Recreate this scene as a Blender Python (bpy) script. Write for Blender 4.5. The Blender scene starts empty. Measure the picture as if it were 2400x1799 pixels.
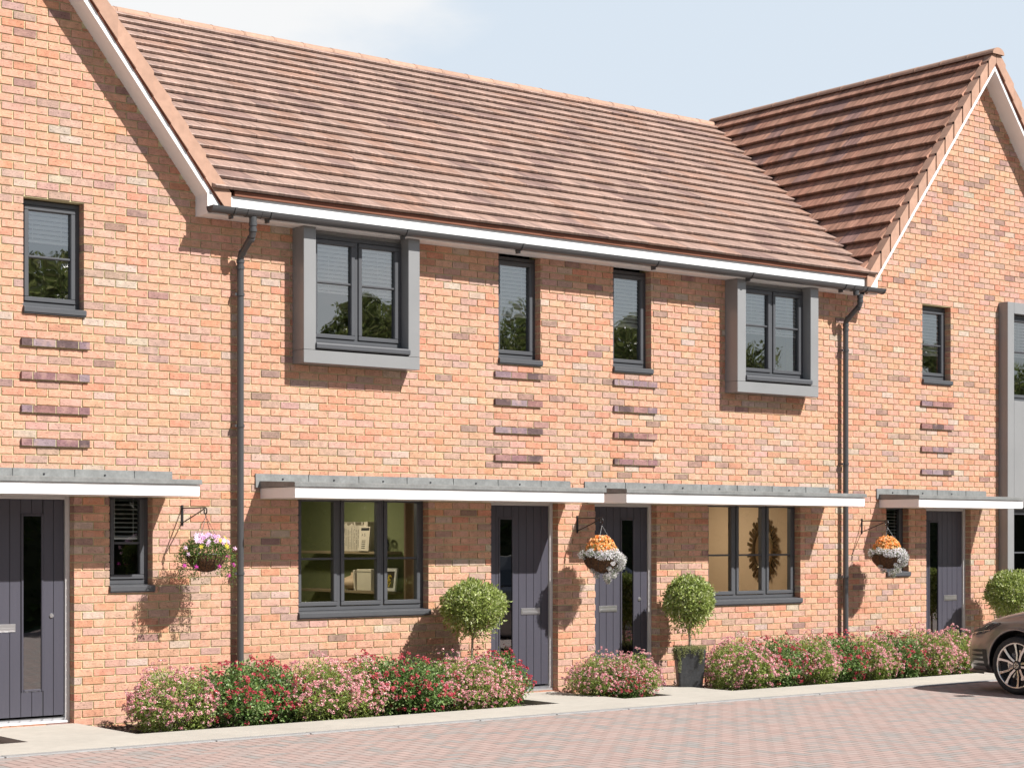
import bpy, bmesh, math, random
import numpy as np
from mathutils import Vector, Matrix
R = math.radians
scene = bpy.context.scene
COL = scene.collection
rnd = random.Random(7)

# ------------------------------------------------------------------ helpers
class MB:
    """collects faces, then links them as one mesh object"""
    def __init__(s):
        s.v = []; s.f = []; s.m = []; s.c = []
    def face(s, pts, m=0, c=(1, 1, 1)):
        n = len(s.v); s.v.extend([tuple(p) for p in pts]); s.f.append(tuple(range(n, n + len(pts)))); s.m.append(m); s.c.append(c)
    def box(s, x0, x1, y0, y1, z0, z1, m=0, c=(1, 1, 1), skip='', bev=0.0):
        if bev > 0:
            return s.bbox(x0, x1, y0, y1, z0, z1, m, c, bev)
        F = {'f': [(x0,y0,z0),(x1,y0,z0),(x1,y0,z1),(x0,y0,z1)], 'k': [(x1,y1,z0),(x0,y1,z0),(x0,y1,z1),(x1,y1,z1)],
             'l': [(x0,y1,z0),(x0,y0,z0),(x0,y0,z1),(x0,y1,z1)], 'r': [(x1,y0,z0),(x1,y1,z0),(x1,y1,z1),(x1,y0,z1)],
             't': [(x0,y0,z1),(x1,y0,z1),(x1,y1,z1),(x0,y1,z1)], 'b': [(x0,y1,z0),(x1,y1,z0),(x1,y0,z0),(x0,y0,z0)]}
        for k, q in F.items():
            if k not in skip: s.face(q, m, c)
    def bbox(s, x0, x1, y0, y1, z0, z1, m, c, b):
        # chamfered box
        b = min(b, (x1-x0)*.45, (y1-y0)*.45, (z1-z0)*.45)
        X = (x0, x1); Y = (y0, y1); Z = (z0, z1)
        def P(i, j, k, ax):
            p = [X[i], Y[j], Z[k]]; q = (i, j, k)
            for a in range(3):
                if a != ax: p[a] += b if q[a] == 0 else -b
            return tuple(p)
        s_ = []
        for ax in range(3):
            for d in (0, 1):
                o = [a for a in range(3) if a != ax]
                idx = []
                for (u, w) in ((0,0),(1,0),(1,1),(0,1)):
                    q = [0,0,0]; q[ax] = d; q[o[0]] = u; q[o[1]] = w; idx.append(tuple(q))
                pts = [P(*q, ax) for q in idx]
                if (ax == 1) == (d == 1): pass
                s_.append((pts, ax, d))
        for pts, ax, d in s_:
            nrm = Vector((0,0,0)); nrm[ax] = 1 if d else -1
            a = (Vector(pts[1])-Vector(pts[0])).cross(Vector(pts[2])-Vector(pts[0]))
            if a.dot(nrm) < 0: pts = pts[::-1]
            s.face(pts, m, c)
        for ax in range(3):  # edges parallel to ax
            o = [a for a in range(3) if a != ax]
            for u in (0,1):
                for w in (0,1):
                    q0 = [0,0,0]; q1 = [0,0,0]; q0[ax] = 0; q1[ax] = 1
                    for q in (q0, q1): q[o[0]] = u; q[o[1]] = w
                    pts = [P(*q0, o[0]), P(*q0, o[1]), P(*q1, o[1]), P(*q1, o[0])]
                    nrm = Vector((0,0,0)); nrm[o[0]] = 1 if u else -1; nrm[o[1]] = 1 if w else -1
                    a = (Vector(pts[1])-Vector(pts[0])).cross(Vector(pts[2])-Vector(pts[0]))
                    if a.dot(nrm) < 0: pts = pts[::-1]
                    s.face(pts, m, c)
    def prism(s, prof, a, b, axis=0, m=0, c=(1,1,1), caps=True):
        """extrude 2D profile (list of (p,q)) along axis from a to b; 0: profile is (y,z); 1: (x,z); 2: (x,y)"""
        def pt(t, p):
            return (t, p[0], p[1]) if axis == 0 else ((p[0], t, p[1]) if axis == 1 else (p[0], p[1], t))
        n = len(prof)
        for i in range(n):
            j = (i+1) % n
            s.face([pt(a, prof[i]), pt(b, prof[i]), pt(b, prof[j]), pt(a, prof[j])], m, c)
        if caps:
            s.face([pt(a, p) for p in prof][::-1], m, c); s.face([pt(b, p) for p in prof], m, c)
    def tube(s, pts, r, n=8, m=0, c=(1,1,1), cap=True):
        pts = [Vector(p) for p in pts]
        rr = r if isinstance(r, (list, tuple)) else [r]*len(pts)
        rings = []; prev = None
        for i, p in enumerate(pts):
            t = (pts[min(i+1, len(pts)-1)] - pts[max(i-1, 0)]).normalized()
            if prev is None:
                u = t.cross(Vector((0,0,1)))
                if u.length < .01: u = t.cross(Vector((0,1,0)))
                u.normalize()
            else:
                u = (prev - t*prev.dot(t)).normalized()
            prev = u; w = t.cross(u)
            base = len(s.v)
            for k in range(n):
                a = 2*math.pi*k/n
                s.v.append(tuple(p + (u*math.cos(a) + w*math.sin(a))*rr[i]))
            rings.append(base)
        for i in range(len(rings)-1):
            for k in range(n):
                k2 = (k+1) % n
                s.f.append((rings[i]+k, rings[i]+k2, rings[i+1]+k2, rings[i+1]+k)); s.m.append(m); s.c.append(c)
        if cap:
            s.f.append(tuple(rings[0]+k for k in range(n))[::-1]); s.m.append(m); s.c.append(c)
            s.f.append(tuple(rings[-1]+k for k in range(n))); s.m.append(m); s.c.append(c)
    def lathe(s, prof, cx, cy, n=20, m=0, c=(1,1,1), axis='z', sy=1.0, cz=0):
        rings = []
        for (r, h) in prof:
            base = len(s.v)
            for k in range(n):
                a = 2*math.pi*k/n
                if axis == 'z': s.v.append((cx+r*math.cos(a), cy+r*math.sin(a)*sy, h))
                elif axis == 'x': s.v.append((h, cy+r*math.cos(a), cz+r*math.sin(a)))
                else: s.v.append((cx+r*math.cos(a), h, cz+r*math.sin(a)))
            rings.append(base)
        for i in range(len(rings)-1):
            for k in range(n):
                k2 = (k+1) % n
                s.f.append((rings[i]+k, rings[i]+k2, rings[i+1]+k2, rings[i+1]+k)); s.m.append(m); s.c.append(c)
    def build(s, name, mats, parent=None, smooth=False, loc=None):
        me = bpy.data.meshes.new(name)
        me.from_pydata(s.v, [], s.f)
        if not isinstance(mats, (list, tuple)): mats = [mats]
        for mt in mats: me.materials.append(mt)
        me.polygons.foreach_set('material_index', s.m)
        at = me.attributes.new('tint', 'FLOAT_COLOR', 'FACE')
        arr = np.ones((len(s.f), 4), dtype=np.float32); arr[:, :3] = np.array(s.c, dtype=np.float32).reshape(-1, 3)
        at.data.foreach_set('color', arr.ravel())
        if smooth: me.polygons.foreach_set('use_smooth', [True]*len(s.f))
        me.update()
        o = bpy.data.objects.new(name, me); COL.objects.link(o)
        if parent is not None: o.parent = parent
        if loc is not None: o.location = loc
        return o

def npmesh(name, V, F, tint, mats, parent=None, midx=None, smooth=False):
    """quads/tris from numpy arrays: V (n,3), F (m,4)"""
    me = bpy.data.meshes.new(name)
    me.from_pydata(V.tolist(), [], F.tolist())
    if not isinstance(mats, (list, tuple)): mats = [mats]
    for mt in mats: me.materials.append(mt)
    if midx is not None: me.polygons.foreach_set('material_index', midx)
    at = me.attributes.new('tint', 'FLOAT_COLOR', 'FACE')
    arr = np.ones((len(F), 4), dtype=np.float32); arr[:, :3] = tint
    at.data.foreach_set('color', arr.ravel())
    if smooth: me.polygons.foreach_set('use_smooth', [True]*len(F))
    me.update()
    o = bpy.data.objects.new(name, me); COL.objects.link(o)
    if parent is not None: o.parent = parent
    return o

def tag(o, label=None, cat=None, group=None, kind=None):
    if label: o['label'] = label
    if cat: o['category'] = cat
    if group: o['group'] = group
    if kind: o['kind'] = kind
    return o
def thing(name, label, cat, loc=(0,0,0), group=None, rotz=0):
    o = bpy.data.objects.new(name, None); COL.objects.link(o); o.location = loc; o.rotation_euler = (0,0,rotz)
    o.empty_display_size = .1
    return tag(o, label, cat, group)
def copy_tree(o, parent=None):
    c = o.copy(); COL.objects.link(c); c.parent = parent
    for ch in list(o.children): copy_tree(ch, c)
    return c

# ------------------------------------------------------------------ materials
def mat(name, base=(.5,.5,.5), rough=.6, metal=0., spec=.5, tint=False, noise=None, bump=None, coat=0):
    """noise: (scale, amount[, stretch xyz]) multiplies the colour; bump: (scale, strength, distance)"""
    m = bpy.data.materials.new(name); m.use_nodes = True
    nt = m.node_tree; N = nt.nodes; L = nt.links
    b = N['Principled BSDF']
    b.inputs['Roughness'].default_value = rough; b.inputs['Metallic'].default_value = metal
    b.inputs['Specular IOR Level'].default_value = spec
    if coat: b.inputs['Coat Weight'].default_value = coat; b.inputs['Coat Roughness'].default_value = .04
    col = None
    rgb = N.new('ShaderNodeRGB'); rgb.outputs[0].default_value = (*base, 1); col = rgb.outputs[0]
    tc = N.new('ShaderNodeNewGeometry')
    def mul(a, b_):
        x = N.new('ShaderNodeMix'); x.data_type = 'RGBA'; x.blend_type = 'MULTIPLY'; x.inputs[0].default_value = 1
        L.new(a, x.inputs[6]); L.new(b_, x.inputs[7]); return x.outputs[2]
    if tint:
        a = N.new('ShaderNodeAttribute'); a.attribute_name = 'tint'; col = mul(col, a.outputs['Color'])
    if noise:
        for nz in (noise if isinstance(noise, list) else [noise]):
            mp = N.new('ShaderNodeMapping'); L.new(tc.outputs['Position'], mp.inputs[0])
            if len(nz) > 2: mp.inputs['Scale'].default_value = nz[2]
            n = N.new('ShaderNodeTexNoise'); n.inputs['Scale'].default_value = nz[0]; n.inputs['Detail'].default_value = 4
            L.new(mp.outputs[0], n.inputs['Vector'])
            r = N.new('ShaderNodeMapRange'); r.inputs[1].default_value = .3; r.inputs[2].default_value = .7
            r.inputs[3].default_value = 1-nz[1]; r.inputs[4].default_value = 1+nz[1]*.6
            L.new(n.outputs[0], r.inputs[0])
            cmb = N.new('ShaderNodeCombineColor')
            for i in range(3): L.new(r.outputs[0], cmb.inputs[i])
            col = mul(col, cmb.outputs[0])
    L.new(col, b.inputs['Base Color'])
    if bump:
        n = N.new('ShaderNodeTexNoise'); n.inputs['Scale'].default_value = bump[0]; n.inputs['Detail'].default_value = 5
        L.new(tc.outputs['Position'], n.inputs['Vector'])
        bp = N.new('ShaderNodeBump'); bp.inputs['Strength'].default_value = bump[1]; bp.inputs['Distance'].default_value = bump[2]
        L.new(n.outputs[0], bp.inputs['Height']); L.new(bp.outputs[0], b.inputs['Normal'])
    return m

def brick_mat():
    m = mat('brick_facing', (1,1,1), .85, spec=.25, tint=True, noise=[(16, .20), (90, .20)])
    nt = m.node_tree; N = nt.nodes; L = nt.links; b = N['Principled BSDF']
    g = N.new('ShaderNodeNewGeometry')
    # pits and creases
    n = N.new('ShaderNodeTexNoise'); n.inputs['Scale'].default_value = 1; n.inputs['Detail'].default_value = 3
    mp = N.new('ShaderNodeMapping'); mp.inputs['Scale'].default_value = (36, 36, 80)
    L.new(g.outputs['Position'], mp.inputs[0]); L.new(mp.outputs[0], n.inputs['Vector'])
    r = N.new('ShaderNodeMapRange'); r.inputs[1].default_value = .31; r.inputs[2].default_value = .41; r.inputs[3].default_value = .42; r.inputs[4].default_value = 1
    L.new(n.outputs[0], r.inputs[0])
    src = b.inputs['Base Color'].links[0].from_socket
    x = N.new('ShaderNodeMix'); x.data_type = 'RGBA'; x.blend_type = 'MULTIPLY'; x.inputs[0].default_value = 1
    c = N.new('ShaderNodeCombineColor')
    for i in range(3): L.new(r.outputs[0], c.inputs[i])
    L.new(src, x.inputs[6]); L.new(c.outputs[0], x.inputs[7])
    # mauve blush over part of some bricks
    n2 = N.new('ShaderNodeTexNoise'); n2.inputs['Scale'].default_value = 9; n2.inputs['Detail'].default_value = 3
    L.new(g.outputs['Position'], n2.inputs['Vector'])
    r2 = N.new('ShaderNodeMapRange'); r2.inputs[1].default_value = .52; r2.inputs[2].default_value = .72; r2.inputs[3].default_value = 0; r2.inputs[4].default_value = .45
    L.new(n2.outputs[0], r2.inputs[0])
    y = N.new('ShaderNodeMix'); y.data_type = 'RGBA'; L.new(r2.outputs[0], y.inputs[0]); L.new(x.outputs[2], y.inputs[6]); y.inputs[7].default_value = (.52,.33,.26,1)
    L.new(y.outputs[2], b.inputs['Base Color'])
    bp = N.new('ShaderNodeBump'); bp.inputs['Strength'].default_value = .6; bp.inputs['Distance'].default_value = .006
    L.new(n.outputs[0], bp.inputs['Height']); L.new(bp.outputs[0], b.inputs['Normal'])
    return m

def leaf_mat(name, base, trans=.35, rough=.45):
    m = bpy.data.materials.new(name); m.use_nodes = True
    nt = m.node_tree; N = nt.nodes; L = nt.links
    out = N['Material Output']; b = N['Principled BSDF']; b.inputs['Roughness'].default_value = rough; b.inputs['Specular IOR Level'].default_value = .4
    a = N.new('ShaderNodeAttribute'); a.attribute_name = 'tint'
    x = N.new('ShaderNodeMix'); x.data_type = 'RGBA'; x.blend_type = 'MULTIPLY'; x.inputs[0].default_value = 1
    L.new(a.outputs['Color'], x.inputs[6]); x.inputs[7].default_value = (*base, 1)
    L.new(x.outputs[2], b.inputs['Base Color'])
    t = N.new('ShaderNodeBsdfTranslucent'); L.new(x.outputs[2], t.inputs[0])
    mx = N.new('ShaderNodeMixShader'); mx.inputs[0].default_value = trans
    L.new(b.outputs[0], mx.inputs[1]); L.new(t.outputs[0], mx.inputs[2]); L.new(mx.outputs[0], out.inputs[0])
    return m

def glass_mat(name, refl=.16, tint=(.93,.96,.95)):
    m = bpy.data.materials.new(name); m.use_nodes = True
    nt = m.node_tree; N = nt.nodes; L = nt.links; N.remove(N['Principled BSDF'])
    out = N['Material Output']
    tr = N.new('ShaderNodeBsdfTransparent'); tr.inputs[0].default_value = (*tint, 1)
    gl = N.new('ShaderNodeBsdfGlossy'); gl.inputs['Roughness'].default_value = .01
    fr = N.new('ShaderNodeLayerWeight'); fr.inputs[0].default_value = .35
    r = N.new('ShaderNodeMapRange'); r.inputs[1].default_value = 0; r.inputs[2].default_value = 1; r.inputs[3].default_value = refl; r.inputs[4].default_value = 1
    L.new(fr.outputs['Fresnel'], r.inputs[0])
    mx = N.new('ShaderNodeMixShader'); L.new(r.outputs[0], mx.inputs[0]); L.new(tr.outputs[0], mx.inputs[1]); L.new(gl.outputs[0], mx.inputs[2])
    g = N.new('ShaderNodeNewGeometry'); nn = N.new('ShaderNodeTexNoise'); nn.inputs['Scale'].default_value = 1.6
    L.new(g.outputs['Position'], nn.inputs['Vector'])
    bp = N.new('ShaderNodeBump'); bp.inputs['Strength'].default_value = .12; bp.inputs['Distance'].default_value = .02
    L.new(nn.outputs[0], bp.inputs['Height']); L.new(bp.outputs[0], gl.inputs['Normal'])
    L.new(mx.outputs[0], out.inputs[0])
    return m

def emit_mat(name, col, s):
    m = bpy.data.materials.new(name); m.use_nodes = True
    b = m.node_tree.nodes['Principled BSDF']; b.inputs['Emission Color'].default_value = (*col,1); b.inputs['Emission Strength'].default_value = s
    return m

def paving_mat():
    """90 degree herringbone of 200 x 100 blocks"""
    m = bpy.data.materials.new('block_paving'); m.use_nodes = True
    nt = m.node_tree; N = nt.nodes; L = nt.links; b = N['Principled BSDF']
    g = N.new('ShaderNodeNewGeometry'); sp = N.new('ShaderNodeSeparateXYZ'); L.new(g.outputs['Position'], sp.inputs[0])
    def M(op, a, b_=None, c_=None):
        n = N.new('ShaderNodeMath'); n.operation = op
        for i, v in enumerate((a, b_, c_)):
            if v is None: continue
            if isinstance(v, (int, float)): n.inputs[i].default_value = v
            else: L.new(v, n.inputs[i])
        return n.outputs[0]
    U = .1
    x = M('DIVIDE', sp.outputs[0], U); y = M('DIVIDE', sp.outputs[1], U)
    i = M('FLOOR', x); j = M('FLOOR', y); fx = M('SUBTRACT', x, i); fy = M('SUBTRACT', y, j)
    k = M('FLOORED_MODULO', M('SUBTRACT', i, j), 4)
    is0 = M('COMPARE', k, 0, .1); is1 = M('COMPARE', k, 1, .1); is2 = M('COMPARE', k, 2, .1); is3 = M('COMPARE', k, 3, .1)
    # distance to the block's edges (an edge shared by the two halves does not count)
    dl = M('ADD', fx, M('MULTIPLY', is1, 9)); dr = M('ADD', M('SUBTRACT', 1, fx), M('MULTIPLY', is0, 9))
    db = M('ADD', fy, M('MULTIPLY', is2, 9)); dt = M('ADD', M('SUBTRACT', 1, fy), M('MULTIPLY', is3, 9))
    d = M('MINIMUM', M('MINIMUM', dl, dr), M('MULTIPLY', M('MINIMUM', db, dt), 1.15))
    bi = M('SUBTRACT', i, is1); bj = M('SUBTRACT', j, is2)
    cv = N.new('ShaderNodeCombineXYZ'); L.new(bi, cv.inputs[0]); L.new(bj, cv.inputs[1]); L.new(M('ADD', is0, is1), cv.inputs[2])
    wn = N.new('ShaderNodeTexWhiteNoise'); wn.noise_dimensions = '3D'; L.new(cv.outputs[0], wn.inputs[0])
    cr = N.new('ShaderNodeValToRGB'); e = cr.color_ramp; e.interpolation = 'LINEAR'
    e.elements[0].position = 0; e.elements[0].color = (.35,.26,.232,1); e.elements[1].position = 1; e.elements[1].color = (.28,.265,.25,1)
    for p_, c_ in ((.3, (.385,.288,.257,1)), (.55, (.365,.29,.262,1)), (.72, (.35,.285,.26,1)), (.84, (.31,.28,.26,1))):
        q = e.elements.new(p_); q.color = c_
    L.new(wn.outputs[0], cr.inputs[0])
    n = N.new('ShaderNodeTexNoise'); n.inputs['Scale'].default_value = 7; n.inputs['Detail'].default_value = 6; L.new(g.outputs['Position'], n.inputs['Vector'])
    n3 = N.new('ShaderNodeTexNoise'); n3.inputs['Scale'].default_value = 160; n3.inputs['Detail'].default_value = 2; L.new(g.outputs['Position'], n3.inputs['Vector'])
    r = N.new('ShaderNodeMapRange'); r.inputs[1].default_value = .3; r.inputs[2].default_value = .7; r.inputs[3].default_value = .84; r.inputs[4].default_value = 1.12; L.new(M('ADD', M('MULTIPLY', n.outputs[0], .6), M('MULTIPLY', n3.outputs[0], .4)), r.inputs[0])
    mx = N.new('ShaderNodeMix'); mx.data_type = 'RGBA'; mx.blend_type = 'MULTIPLY'; mx.inputs[0].default_value = 1
    c3 = N.new('ShaderNodeCombineColor')
    for q in range(3): L.new(r.outputs[0], c3.inputs[q])
    L.new(cr.outputs[0], mx.inputs[6]); L.new(c3.outputs[0], mx.inputs[7])
    jr = N.new('ShaderNodeMapRange'); jr.inputs[1].default_value = .035; jr.inputs[2].default_value = .085; L.new(d, jr.inputs[0])
    m2 = N.new('ShaderNodeMix'); m2.data_type = 'RGBA'; L.new(jr.outputs[0], m2.inputs[0]); m2.inputs[6].default_value = (.15,.115,.098,1); L.new(mx.outputs[2], m2.inputs[7])
    L.new(m2.outputs[2], b.inputs['Base Color'])
    hr = N.new('ShaderNodeMapRange'); hr.inputs[1].default_value = .02; hr.inputs[2].default_value = .11; L.new(d, hr.inputs[0])
    hh = M('ADD', hr.outputs[0], M('MULTIPLY', n3.outputs[0], .15))
    bp = N.new('ShaderNodeBump'); bp.inputs['Strength'].default_value = .4; bp.inputs['Distance'].default_value = .006; L.new(hh, bp.inputs['Height'])
    L.new(bp.outputs[0], b.inputs['Normal']); b.inputs['Roughness'].default_value = .85; b.inputs['Specular IOR Level'].default_value = .2
    return m

M_brick = brick_mat()
M_mortar = mat('mortar', (.55,.49,.29), .95, spec=.1, noise=(60,.10), bump=(200,.4,.004))
M_tile_main = mat('roof_tile_clay', (1,1,1), .55, spec=.45, tint=True, noise=[(3.2,.38,(11,.9,.9)), (1.3,.18,(5,1,1)), (60,.10)], bump=(45,.25,.004))
M_tile_wing = mat('roof_tile_clay_crosswise', (1,1,1), .6, spec=.4, tint=True, noise=[(3.2,.42,(.9,9,.9)), (1.3,.30,(1,5,1)), (60,.10)], bump=(45,.25,.004))
M_ridge = mat('ridge_clay', (.395,.245,.175), .7, spec=.3, tint=True, noise=(14,.12), bump=(80,.25,.004))
M_white = mat('white_upvc', (.82,.82,.81), .35, noise=(3,.03))
M_frame = mat('slate_grey_frame', (.070,.073,.080), .38, noise=(5,.06))
M_surround = mat('grey_aluminium_panel', (.225,.228,.23), .27, spec=.5, noise=(2.5,.05))
M_plastic = mat('grey_rainwater_plastic', (.062,.062,.064), .28)
M_door = mat('door_slate_paint', (.056,.054,.071), .42, noise=[(40,.05,(1,1,.06))], bump=(60,.08,.003))
M_groove = mat('door_groove_dark', (.02,.02,.025), .8)
M_lead = mat('lead_sheet', (.195,.20,.195), .55, metal=.1, noise=[(7,.22),(40,.15)], bump=(30,.2,.004))
M_chrome = mat('brushed_steel', (.62,.62,.63), .28, metal=.9)
M_doorframe = mat('door_frame_pale_grey', (.58,.56,.55), .4)
M_conc = mat('pale_concrete', (.43,.40,.35), .9, spec=.2, noise=[(1.3,.08),(9,.06),(140,.10)], bump=(160,.3,.004))
M_kerb = mat('kerb_concrete', (.27,.265,.26), .9, noise=[(12,.15),(120,.12)], bump=(150,.3,.004))
M_pave = paving_mat()
M_soil = mat('bark_mulch_soil', (.10,.075,.06), .95, noise=[(30,.5),(120,.4)], bump=(60,1,.03))
M_mulch = mat('bark_chips', (1,1,1), .9, tint=True)
M_grass = mat('grass_ground', (.06,.10,.03), .95, noise=(3,.3))
M_iron = mat('black_iron', (.012,.012,.013), .4)
M_glass_up = glass_mat('window_glass_upper', .33, (.98,.98,.98))
M_glass_lo = glass_mat('window_glass_lower', .06)
M_blind = mat('white_blind_slat', (.9,.89,.86), .5)
M_room_dark = mat('room_plaster_dim', (.32,.31,.30), .9)
M_room_green = mat('sage_green_plaster', (.22,.25,.12), .85)
M_room_beige = mat('beige_plaster', (.62,.47,.33), .85)
M_ceiling = mat('ceiling_white', (.7,.7,.68), .9)
M_oak = mat('oak_shelf', (.30,.24,.15), .6, noise=(6,.2,(8,1,8)))
M_paper = mat('book_cream', (1,1,1), .7, tint=True)
M_ink = mat('black_print', (.02,.02,.02), .7)
M_clay = mat('sand_ceramic', (.62,.47,.32), .6)
M_lamp = emit_mat('lamp_glow', (1,.86,.66), 55)
M_bronze = mat('dark_bronze', (.20,.15,.09), .3, metal=.9)
M_mirror = mat('mirror_silver', (.8,.78,.72), .05, metal=1)
M_curtain = mat('brown_curtain', (.30,.21,.15), .9)
M_bark = mat('grey_bark', (.34,.27,.20), .9, noise=(40,.3), bump=(60,.5,.01))
M_stem = mat('shrub_stem', (.22,.18,.14), .9)
M_leaf = leaf_mat('leaf_green', (1,1,1))
M_petal = leaf_mat('petal', (1,1,1), .3, .6)
M_coir = mat('coir_liner', (.13,.065,.03), .95, noise=[(50,.6),(150,.5)], bump=(110,1,.02))
M_pot = mat('dark_slate_pot', (.036,.038,.042), .45, noise=[(10,.35),(40,.25)], bump=(25,.3,.006))

# ------------------------------------------------------------------ camera, sun, sky
CAMX, CAMY, CAMZ, TH = -9.18892, -15.8400, 1.71058, R(38.40482)
cam = bpy.data.cameras.new('camera'); co = bpy.data.objects.new('camera', cam); COL.objects.link(co)
cam.sensor_width = 36; cam.sensor_fit = 'HORIZONTAL'; cam.lens = 65.4; cam.shift_y = .14854; cam.clip_end = 2000; cam.clip_start = .1
co.location = (CAMX, CAMY, CAMZ); co.rotation_euler = (R(90), 0, -TH)
scene.camera = co
SUN = Vector((.436, -1, 1.027)).normalized()
sl = bpy.data.lights.new('sun', 'SUN'); so = bpy.data.objects.new('sun', sl); COL.objects.link(so)
sl.energy = 5.0; sl.angle = R(.5); sl.color = (1, .965, .92)
so.rotation_euler = SUN.to_track_quat('Z', 'Y').to_euler(); so.location = (10, -20, 20)
el = math.asin(SUN.z); az = math.atan2(SUN.x, SUN.y)
w = bpy.data.worlds.new('World'); scene.world = w; w.use_nodes = True
nt = w.node_tree; N = nt.nodes; L = nt.links; bg = N['Background']
sky = N.new('ShaderNodeTexSky'); sky.sky_type = 'NISHITA'; sky.sun_disc = False; sky.sun_elevation = el; sky.sun_rotation = az
sky.air_density = 1.0; sky.dust_density = 1.2; sky.ozone_density = 1.0; sky.altitude = 50
tc = N.new('ShaderNodeTexCoord')
nz = N.new('ShaderNodeTexNoise'); nz.inputs['Scale'].default_value = 3.2; nz.inputs['Detail'].default_value = 9; nz.inputs['Roughness'].default_value = .55
mp = N.new('ShaderNodeMapping'); mp.inputs['Scale'].default_value = (1,1,2.6); mp.inputs['Location'].default_value = (.35,.1,.2)
L.new(tc.outputs['Generated'], mp.inputs[0]); L.new(mp.outputs[0], nz.inputs['Vector'])
# clouds gather towards one part of the sky (behind the left roof)
dp = N.new('ShaderNodeVectorMath'); dp.operation = 'DOT_PRODUCT'; dp.inputs[1].default_value = Vector((.42,.88,.32)).normalized(); L.new(tc.outputs['Generated'], dp.inputs[0])
dr = N.new('ShaderNodeMapRange'); dr.inputs[1].default_value = .972; dr.inputs[2].default_value = 1.0; dr.inputs[3].default_value = -.2; dr.inputs[4].default_value = .30; L.new(dp.outputs['Value'], dr.inputs[0])
dp2 = N.new('ShaderNodeVectorMath'); dp2.operation = 'DOT_PRODUCT'; dp2.inputs[1].default_value = Vector((.55,-.8,.2)).normalized(); L.new(tc.outputs['Generated'], dp2.inputs[0])
dr2 = N.new('ShaderNodeMapRange'); dr2.inputs[1].default_value = .6; dr2.inputs[2].default_value = 1.0; dr2.inputs[3].default_value = 0; dr2.inputs[4].default_value = .2; L.new(dp2.outputs['Value'], dr2.inputs[0])
ad = N.new('ShaderNodeMath'); ad.operation = 'ADD'; L.new(nz.outputs[0], ad.inputs[0]); L.new(dr.outputs[0], ad.inputs[1])
ad2 = N.new('ShaderNodeMath'); ad2.operation = 'ADD'; L.new(ad.outputs[0], ad2.inputs[0]); L.new(dr2.outputs[0], ad2.inputs[1])
cr = N.new('ShaderNodeMapRange'); cr.inputs[1].default_value = .5; cr.inputs[2].default_value = .72; cr.interpolation_type = 'SMOOTHSTEP'; L.new(ad2.outputs[0], cr.inputs[0])
# haze thinned on the sun side to deepen the facade's shade, then the clouds
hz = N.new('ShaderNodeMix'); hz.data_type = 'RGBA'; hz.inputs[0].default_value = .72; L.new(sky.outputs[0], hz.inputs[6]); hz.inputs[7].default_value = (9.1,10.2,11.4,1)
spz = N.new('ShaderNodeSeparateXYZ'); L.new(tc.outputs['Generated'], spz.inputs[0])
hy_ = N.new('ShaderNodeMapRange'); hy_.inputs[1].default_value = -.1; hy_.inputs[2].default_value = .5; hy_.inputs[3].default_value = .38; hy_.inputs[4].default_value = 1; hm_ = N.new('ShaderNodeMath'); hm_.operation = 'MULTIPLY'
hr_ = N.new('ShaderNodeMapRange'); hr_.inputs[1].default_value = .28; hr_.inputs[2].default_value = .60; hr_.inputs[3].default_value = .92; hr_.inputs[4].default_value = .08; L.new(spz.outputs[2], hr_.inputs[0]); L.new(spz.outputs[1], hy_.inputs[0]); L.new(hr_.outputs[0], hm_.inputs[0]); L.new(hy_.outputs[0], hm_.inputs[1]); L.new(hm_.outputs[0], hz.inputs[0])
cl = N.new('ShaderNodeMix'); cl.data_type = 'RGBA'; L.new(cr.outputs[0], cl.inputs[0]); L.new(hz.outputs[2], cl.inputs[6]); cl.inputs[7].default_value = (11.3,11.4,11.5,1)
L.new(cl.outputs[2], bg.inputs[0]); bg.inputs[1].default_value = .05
scene.view_settings.view_transform = 'Standard'; scene.view_settings.look = 'None'; scene.view_settings.gamma = 1
scene.view_settings.exposure = .72

# ------------------------------------------------------------------ ground
def struct(mb, name, m):
    o = mb.build(name, m); o['kind'] = 'structure'; return o
mb = MB(); mb.face([(-300,-300,-.12),(300,-300,-.12),(300,300,-.12),(-300,300,-.12)]); struct(mb, 'ground', M_grass)
mb = MB(); mb.face([(-40,-17,-.012),(60,-17,-.012),(60,-2.06,-.012),(-40,-2.06,-.012)]); struct(mb, 'road', M_pave)
# flower bed soil
BEDS = [(-6.4,-2.72),(-1.73,3.04),(3.93,4.63),(5.53,10.33),(11.32,17)]
mb = MB()
for a, b_ in BEDS: mb.box(a-.02, b_+.02, -1.22, .02, -.119, -.055, skip='fblrk')
struct(mb, 'soil', M_soil)
# concrete path: strip in front of the beds plus the pads to the doors, cut round the beds
mb = MB(); PT = 0.0
def slab(x0, x1, y0, y1): mb.box(x0, x1, y0, y1, -.118, PT, skip='b')
slab(-14, 24, -1.95, -1.2)
pads = [(-14,-6.4),(-2.72,-1.73),(3.04,3.93),(4.63,5.53),(10.33,11.32),(17,24)]
for a, b_ in pads: slab(a, b_, -1.2, .0)
struct(mb, 'path', M_conc)
mb = MB()
x = -14.0; k = 0
x = 2.29 - .93*18
while x < 24:
    mb.box(x+.003, x+.927, -2.06, -1.952, -.118, -.002, bev=.006); x += .93
struct(mb, 'kerb', M_kerb)
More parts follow.
